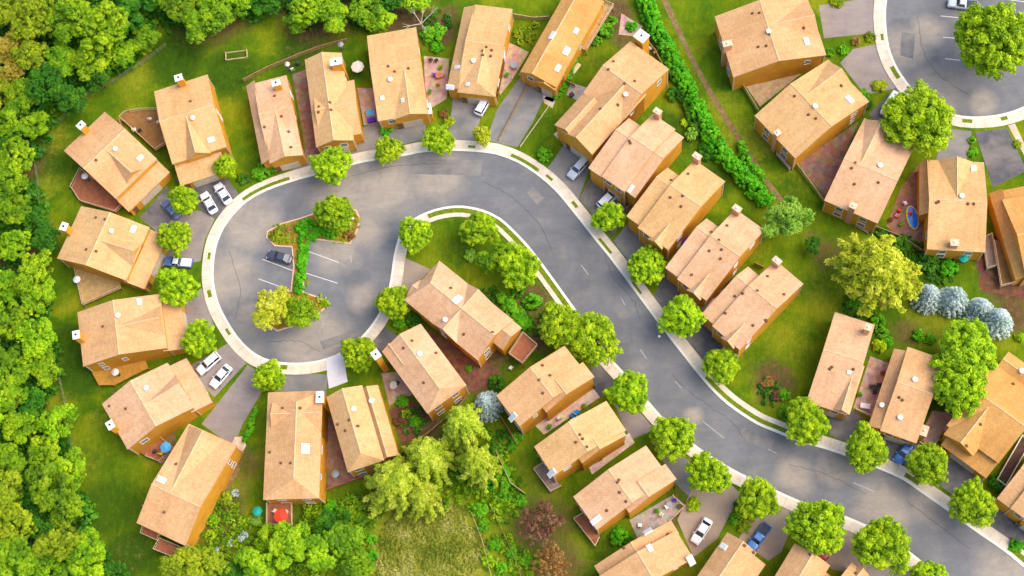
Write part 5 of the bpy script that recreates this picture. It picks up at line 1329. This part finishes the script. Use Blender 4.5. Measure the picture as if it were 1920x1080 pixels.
for q in _c.children:
    if q.name.split('.')[0] == 'roof': q.data.materials[0] = paint(WH)
    if q.name.split('.')[0] == 'cargo_bed': q.data.materials[0] = M_WHITE
car((370, 699), (411, 663), 'suv', WH, 'white suv, upper of two cars on the lower left drive')
car((395, 727), (432, 683), 'sedan', WH, 'white car, lower of two cars beside the grass strip at lower left')
car((499, 475), (549, 488), 'sedan', DK, 'dark car alone in the painted bays left of the island hedge')
car((916, 178), (897, 212), 'suv', WH, 'white car under the roof edge on the drive at top centre')
car((1300, 1020), (1331, 971), 'sedan', WH, 'white car on the tan drive at the bottom with black rear glass')
car((1406, 1030), (1440, 984), 'pickup', (.04, .20, .55), 'bright blue pickup on the tan drive at the bottom', 'pickup')
car((1540, 1048), (1562, 1008), 'hatch', (.45, .04, .06), 'small red car mostly hidden under the largest street tree')
car((1683, 864), (1708, 832), 'hatch', BL, 'blue car on the dark drive in front of the peach roofed house')
car((1779, 4), (1832, 10), 'pickup', SV, 'silver pickup parked at the second court by the large round tree', 'pickup')
car((1656, 217), (1682, 172), 'van', WH, 'white van half under the lime tree by the second court', 'van')

# ------------------------------------------------------------------ fences
MF = {'wood': plain('fence_wood', (.34, .22, .09), .85, var=.3), 'pale': plain('fence_pale', (.46, .36, .16), .85, var=.25), 'red': plain('fence_red', (.38, .13, .07), .85, var=.25), 'white': M_TRIM, 'wire': plain('fence_wire', (.22, .24, .12), .7)}
def fence(pts, mat, label, h=1.3, closed=False, solid=True, step=2.4, th=.08):
    P = [W(x, y, h) for x, y in pts]; P = [Vector((p.x, p.y)) for p in P]
    if closed: P.append(P[0])
    c = P[0]
    root = tag(empty('garden_fence', (c.x, c.y, 0)), label, 'fence', 'fences')
    pn = MB()
    for a, b in zip(P, P[1:]):
        L = (b - a).length; n = max(1, round(L / step)); rz = math.atan2((b - a).y, (b - a).x)
        for j in range(n):
            q = a + (b - a) * (j / n) - c
            MB().box((q.x, q.y, h / 2 + .05), (.13, .13, h + .1), rz).obj('post', MF[mat], root)
        m = (a + b) / 2 - c
        if solid:
            pn.box((m.x, m.y, h * .52), (L, .04, h * .86), rz); pn.box((m.x, m.y, h * .96), (L, th + .04, .08), rz)
        else:
            for z in (.3, .62, .94): pn.box((m.x, m.y, h * z), (L, .04, .07), rz)
    pn.obj('panel' if solid else 'rail', MF[mat], root)
for pts, m, l, kw in [
    ([(930, 845), (957, 905), (988, 925)][:2] + [(985, 925)], 'pale', 'pale fence running diagonally from the conifers to the purple tree, upper part', {}),
    ([(920, 948), (945, 1000), (962, 1040), (978, 1085)], 'wood', 'wooden fence right of the meadow between shrubs, lower middle', {'solid': False}),
    ([(884, 962), (903, 1010), (922, 1085)], 'pale', 'pale fence on the right side of the dry meadow', {'solid': False}),
    ([(680, 948), (735, 942), (755, 940)], 'wood', 'weathered fence left of the feathery conifers above the meadow', {}),
    ([(63, 300), (70, 350), (76, 405)], 'wire', 'thin rail fence along the left wood edge, upper stretch', {'solid': False}),
    ([(105, 690), (118, 745), (128, 800), (133, 850)], 'wire', 'thin rail fence along the left wood edge, lower stretch', {'solid': False}),
    ([(75, 237), (110, 222), (165, 172), (210, 150), (260, 118), (310, 80)], 'wire', 'thin rail fence along the wood above the upper left houses', {'solid': False}),
    ([(752, 848), (800, 812), (852, 770), (880, 735)], 'wood', 'brown fence below the dark triangular garden', {}),
    ([(613, 917), (650, 903), (690, 890)], 'red', 'red brown fence behind the tan house at the foot of the white drive', {}),
    ([(1390, 152), (1422, 205)], 'pale', 'pale fence at the rear of the pebble patio', {}),
    ([(1490, 300), (1545, 374)], 'pale', 'pale fence at the rear of the reddish patio', {}),
    ([(1643, 424), (1685, 440), (1730, 468)], 'wood', 'fence below the patio with toys and blue pool', {}),
    ([(1062, 150), (1078, 158)], 'wood', 'short fence piece beside the path near the largest house', {}),
    ([(1204, 62), (1228, 92), (1250, 135)], 'wood', 'brown fence behind the largest peach roofed house', {}),
    ([(958, 25), (1000, 32), (1030, 30)], 'pale', 'pale fence above the three ball shrubs', {}),
    ([(1262, 928), (1284, 948), (1246, 986)], 'white', 'cream fence round the cluttered small patio, bottom centre', {'solid': False}),
    ([(455, 148), (500, 125), (560, 100), (600, 85), (650, 72)], 'wood', 'brown fence behind the first upper row houses', {}),
    ([(275, 852), (300, 867), (328, 842)], 'white', 'pale low fence round the patio with blue cover, lower left', {'solid': False}),
    ([(1605, 766), (1636, 780)], 'white', 'pale short fence at the front of the pink patio, lower right', {}),
    ([(1725, 828), (1745, 842), (1762, 822)], 'white', 'pale fence in the corner between two lower right houses', {}),
    ([(985, 150), (992, 155), (935, 262)][1:], 'wood', 'low brown fence between white car drive and widest drive', {'h': .5}),
    ([(1028, 200), (975, 275)], 'white', 'pale edging fence right of the widest drive', {'h': .4}),
    ([(1113, 325), (1088, 372)], 'wood', 'low brown edging between suv drive and dark drive', {'h': .4}),
    ([(130, 350), (145, 322)], 'wood', 'short fence at the rear of the redbrown deck', {}),
    ([(947, 300), (900, 290)][:0] or [(1175, 390), (1195, 370)], 'wood', 'short fence between second and third right hand houses', {}),
    ([(1318, 590), (1335, 575)], 'white', 'short pale fence beside the white patio', {}),
    ([(1415, 492), (1432, 500)], 'wood', 'short fence between the last two right hand houses', {}),
    ([(938, 780), (958, 812), (968, 830)], 'red', 'small red fence at the left corner of the lower row', {'h': 1.6}),
    ([(240, 205), (222, 222), (228, 240)], 'wood', 'brown screen fence round the octagonal deck', {'h': 2.0}),
]: fence(pts, m, l, **kw)

# ------------------------------------------------------------------ garden things
MC = {n: plain('cloth_' + n, c, .8, var=.08) for n, c in {'red': (.70, .05, .02), 'blue': (.02, .22, .72), 'sky': (.10, .42, .75), 'cream': (.72, .66, .56), 'teal': (.02, .38, .30), 'grey': (.30, .32, .36),
      'white': (.80, .78, .80), 'yellow': (.75, .55, .05), 'pink': (.75, .25, .25), 'dark': (.05, .05, .06), 'purple': (.10, .03, .40), 'terracotta': (.50, .18, .07), 'wood': (.36, .20, .08)}.items()}
def parasol(x, y, c, label, r=1.4, z0=0.0):
    p = W(x, y, z0 + 2.2); o = tag(empty('parasol', (p.x, p.y, z0)), label, 'parasol', 'parasols')
    MB().cyl((0, 0, 0), .04, 2.4, 8).obj('pole', M_TRIM, o)
    MB().cyl((0, 0, 0), .3, .08, 12).obj('base', MC['dark'], o)
    m = MB(); n = 8
    m.add([(r * math.cos(6.283 * i / n), r * math.sin(6.283 * i / n), 2.0) for i in range(n)] + [(0, 0, 2.5)] + [(r * .97 * math.cos(6.283 * i / n), r * .97 * math.sin(6.283 * i / n), 1.86) for i in range(n)],
          [(i, (i + 1) % n, n) for i in range(n)] + [(i, n + 1 + i, n + 1 + (i + 1) % n, (i + 1) % n) for i in range(n)])
    m.obj('canopy', MC[c], o)
def table(x, y, c, label, r=.6, z0=0.0):
    p = W(x, y, z0 + .7); o = tag(empty('garden_table', (p.x, p.y, z0)), label, 'table', 'garden tables')
    MB().cyl((0, 0, .70), r, .05, 16).obj('table_top', MC[c], o)
    for i in range(4):
        a = .785 + i * 1.571; MB().tube((r * .7 * math.cos(a), r * .7 * math.sin(a), 0), (r * .5 * math.cos(a), r * .5 * math.sin(a), .7), .03, n=5).obj('leg', MC[c], o)
def chair(x, y, rz, c, label, z0=0.0, k=1.0):
    p = W(x, y, z0 + .45); o = tag(empty('garden_chair', (p.x, p.y, z0), rz, (k, k, k)), label, 'chair', 'garden chairs')
    MB().box((0, 0, .43), (.56, .56, .07)).obj('seat', MC[c], o); MB().box((-.26, 0, .75), (.07, .56, .62)).obj('backrest', MC[c], o)
    for sx_ in (-1, 1):
        for sy in (-1, 1): MB().box((sx_ * .24, sy * .24, .2), (.05, .05, .4)).obj('leg', MC[c], o)
def planter(x, y, lf, label, r=.35, z0=0.0):
    p = W(x, y, z0 + .5); o = tag(empty('planter', (p.x, p.y, z0)), label, 'planter', 'potted plants')
    MB().cyl((0, 0, 0), r * .7, .45, 12, r).obj('pot', MC['terracotta'], o)
    c = link(bpy.data.objects.new('foliage', BUSHES[int(x) % 4]), o); c.location = (0, 0, .42); c.scale = (r * 1.3,) * 3
    c.material_slots[0].link = 'OBJECT'; c.material_slots[0].material = LEAF[lf]
def boxy(name, x, y, size, rz, c, label, cat, z0=0.0, lid=None):
    p = W(x, y, z0 + size[2] / 2); o = tag(empty(name, (p.x, p.y, z0), rz), label, cat)
    MB().box((0, 0, size[2] / 2), size, 0, .94).obj('body', MC[c], o)
    MB().box((0, 0, size[2] + .03), (size[0] + .06, size[1] + .06, .06)).obj('lid', MC[lid or c], o)
parasol(526, 967, 'red', 'red parasol open on the small deck of the long house', 1.25, 2.2)
parasol(310, 838, 'sky', 'bright blue square canopy on the patio, lower left', 1.0, .3)
parasol(670, 124, 'cream', 'cream awning like parasol between two upper row houses', 1.25, .3)
parasol(1808, 483, 'teal', 'teal parasol behind the hipped tan house', .8)
parasol(143, 523, 'white', 'pale lilac parasol at the rear of the small brown deck', .7, .8)
parasol(628, 888, 'grey', 'closed looking grey parasol on the strip behind the tan house', .7)
parasol(482, 958, 'teal', 'teal parasol left of the red parasol deck', .85)
parasol(158, 329, 'white', 'pale parasol on the redbrown deck at the far left', .65, .9)
parasol(215, 697, 'cream', 'cream parasol on the orange deck', .7, .8)
parasol(538, 119, 'white', 'small white parasol behind the upper row, left', .5); parasol(638, 82, 'grey', 'small grey parasol behind the orange gable wall', .6)
o = tag(empty('paddling_pool', (*W(1711, 408, .3).to_2d(), 0), 0.1), 'bright blue oval paddling pool on the toy filled patio', 'pool')
def oval(m, rx, ry, z0, z1, n=28):
    return m.prism([(rx * math.cos(6.283 * i / n), ry * math.sin(6.283 * i / n)) for i in range(n)], z0, z1)
oval(MB(), 1.05, 2.25, 0, .38).obj('wall', MC['yellow'], o); oval(MB(), .85, 2.05, .385, .40).obj('water', plain('pool_water', (.01, .20, .80), .12, .6), o)
for x, y, rz, c, l, z0 in [
    (252, 243, .3, 'cream', 'cream chair low on the octagonal deck', .9), (281, 223, 1.2, 'cream', 'cream chair at the middle of the octagonal deck', .9), (297, 229, 2.4, 'white', 'white chair at the right of the octagonal deck', .9),
    (262, 244, 2.0, 'dark', 'dark chair beside the cream one on the octagonal deck', .9), (1635, 725, .2, 'dark', 'dark chair left of the ring table on the pink patio', 0), (1648, 722, 3.0, 'dark', 'dark chair right of the ring table on the pink patio', 0),
    (1640, 735, 1.6, 'dark', 'dark chair in front of the ring table on the pink patio', 0), (808, 112, 1.0, 'dark', 'dark chair at the top of the upper pink patio', 0), (818, 113, 2.2, 'dark', 'second dark chair at the top of the upper pink patio', 0),
    (815, 140, .4, 'purple', 'purple chair left of the table on the upper pink patio', 0), (830, 142, 3.2, 'pink', 'pink chair right of the table on the upper pink patio', 0), (822, 158, 1.4, 'terracotta', 'brown chair below the table on the upper pink patio', 0),
    (1697, 381, .6, 'white', 'white chair with dark cushion on the toy patio', 0), (1686, 395, 1.1, 'red', 'red toy chair on the toy patio', 0), (1706, 400, 2.1, 'red', 'second red toy chair nearer the pool', 0), (1682, 404, 2.6, 'pink', 'pink toy chair at the patio corner', 0),
    (958, 690, 2.4, 'white', 'white garden seat on the grass below the red deck', 0), (560, 118, .5, 'dark', 'dark chair behind the first upper houses', 0), (548, 130, 2, 'cream', 'cream chair behind the first upper houses', 0),
    (1250, 950, .5, 'white', 'white chair on the cluttered small patio', 0), (1265, 938, 1.5, 'purple', 'dark violet chair on the cluttered small patio', 0), (1240, 965, 2.5, 'cream', 'cream chair on the cluttered small patio', 0), (1200, 985, 1.5, 'white', 'white chair at the lower end of the grey patio', 0),
    (516, 958, 1, 'cream', 'cream chair left of the red parasol', 2.2), (537, 960, 2.4, 'cream', 'cream chair right of the red parasol', 2.2), (1220, 90, .4, 'white', 'white chair behind the largest house', 0), (1228, 98, 2.0, 'pink', 'pink chair behind the largest house', 0),
    (735, 728, .6, 'pink', 'pink chair on the patio left of the pinkish house', 0), (745, 718, 2.5, 'dark', 'dark chair on the patio left of the pinkish house', 0), (1080, 775, .9, 'yellow', 'yellow chair in the narrow patio of the lower row', 0),
    (1048, 784, 2.1, 'cream', 'cream chair in the narrow patio of the lower row', 0), (1370, 530, .8, 'dark', 'dark chair on the narrow white patio', 0), (1352, 548, 1.8, 'grey', 'grey chair on the narrow white patio', 0), (303, 850, 1, 'yellow', 'yellow chair on the patio with the blue canopy', .5), (290, 846, 2, 'dark', 'dark chair on the patio with the blue canopy', .5),
]: chair(x, y, rz, c, l, z0, 1.15)
table(1641, 727, 'dark', 'round dark table on the pink patio', .55); table(822, 141, 'terracotta', 'round brown table on the upper pink patio', .6); table(964, 122, 'grey', 'round glass grey table on the patio at top centre', .7)
table(1255, 945, 'grey', 'round grey table on the cluttered small patio', .5); table(738, 722, 'cream', 'round cream table on the patio left of the pinkish house', .7); table(527, 980, 'white', 'white table at the front of the red parasol deck', .5, 2.2)
boxy('storage_box', 1078, 776, (1.6, .7, .6), .6, 'blue', 'blue box in the narrow patio between the lower row houses', 'box')
boxy('storage_box', 695, 213, (1.5, 1.2, .9), .2, 'white', 'white box between two upper row houses', 'box', 0, 'sky')
boxy('storage_box', 697, 226, (1.6, .7, .7), .2, 'purple', 'dark violet box below the white one, upper row', 'box')
boxy('storage_box', 1286, 453, (1.5, .9, .9), .7, 'purple', 'violet covered box in the gap between right hand houses', 'box')
boxy('storage_box', 1333, 575, (2.6, 2.0, 1.0), .75, 'white', 'white box at the street end of the white patio', 'box')
boxy('storage_box', 1622, 762, (1.6, .8, .8), -.2, 'white', 'white bin at the front of the pink patio', 'bin')
boxy('storage_box', 1462, 282, (.8, .6, .8), .9, 'teal', 'pale teal box at the rear of the diagonal house', 'box')
boxy('air_conditioner', 995, 152, (.9, .9, .8), 0, 'grey', 'grey unit by the lower end of the top centre patio', 'air conditioner')
boxy('rubbish_bin', 1165, 412, (.9, .9, .8), .7, 'red', 'red bin beside the lime tree on the darkest drive', 'bin')
boxy('garden_pot', 1072, 178, (.7, .7, .6), .7, 'dark', 'dark pot on the square grey paving by the largest house', 'pot')
boxy('air_conditioner', 570, 930, (.9, .9, .8), 0, 'dark', 'dark unit at the lower right corner of the long house', 'air conditioner')
boxy('air_conditioner', 1010, 838, (.8, .8, .8), .6, 'terracotta', 'red brown unit between lower row houses at the lawn', 'air conditioner')
for x, y, lf, l, z0 in [(1690, 420, 'bush', 'potted shrub on the toy patio, lower one', 0), (1670, 412, 'plum', 'potted shrub on the toy patio corner', 0), (806, 172, 'bush', 'potted plant at the foot of the upper pink patio', 0), (826, 126, 'gold', 'potted plant high on the upper pink patio', 0),
                       (1612, 740, 'bush', 'potted plant at the left rim of the lower pink patio', 0), (1655, 700, 'rust', 'potted plant at the top of the lower pink patio', 0), (1232, 958, 'bush', 'potted plant on the cluttered small patio, left', 0), (1275, 950, 'plum', 'potted plant on the cluttered small patio, right', 0),
                       (950, 140, 'bush', 'potted plant on the patio at top centre', 0), (945, 95, 'rust', 'potted plant at the top of the patio at top centre', 0), (1095, 762, 'gold', 'potted plant in the narrow lower row patio, street end', 0), (1030, 800, 'bush', 'potted plant in the narrow lower row patio, rear end', 0),
                       (1150, 835, 'bush', 'potted plant in the second narrow patio', 0), (1125, 860, 'gold', 'second potted plant in the second narrow patio', 0), (310, 318, 'bush', 'potted plant at the garage corner of the first house', 0), (318, 330, 'gold', 'second potted plant at the garage corner of the first house', 0)]:
    planter(x, y, lf, l, .38, z0)
# pale wooden frame on the rear lawn
p = W(443, 103, .4); o = tag(empty('wooden_frame', (p.x, p.y, 0), math.radians(5)), 'pale yellow rectangular wooden frame on the rear lawn', 'frame')
for y in (-.75, .75):
    MB().box((0, y, .22), (4.2, .16, .44)).obj('side_board', MF['pale'], o)
    for j in (-1, 1): MB().box((j * 2.05, y, .35), (.16, .18, .7)).obj('post', MF['pale'], o)
for j in (-1, 1): MB().box((j * 2.05, 0, .22), (.16, 1.35, .44)).obj('end_board', MF['pale'], o)
# lamp post on the parking island
p = W(655, 420, 2); o = tag(empty('street_lamp', (p.x, p.y, 0)), 'pale street lamp beside the round tree on the parking island', 'street lamp')
MB().cyl((0, 0, 0), .09, 4.2, 10, .06).obj('pole', M_WHITE, o); MB().tube((0, 0, 4.15), (.9, .1, 4.35), .05).obj('arm', M_WHITE, o); MB().box((1.0, .1, 4.35), (.6, .3, .14)).obj('lamp_head', M_WHITE, o)
# bare pale branches above the flat tan roof
p = W(790, 45, 3); o = tag(empty('bare_tree', (p.x, p.y, 0)), 'bare pale branched tree at top centre behind the flat tan house', 'tree')
m = MB(); m.tube((0, 0, 0), (0, 0, 3.2), .16, .12, 7)
m.obj('trunk', plain('pale_bark', (.45, .40, .30), .9), o)
m = MB()
for a, l_ in ((.6, 4), (2.2, 3), (3.6, 3.5), (5.2, 3), (1.3, 2.4)):
    q = Vector((l_ * math.cos(a), l_ * math.sin(a), 5.0)); m.tube((0, 0, 3.1), q, .10, .04, 5)
    for k_ in (-.5, .5): m.tube(q * .6 + Vector((0, 0, 1.2)), q * .6 + Vector((1.4 * math.cos(a + k_), 1.4 * math.sin(a + k_), 2.0)), .05, .02, 4)
m.obj('branches', bpy.data.materials['pale_bark'], o)
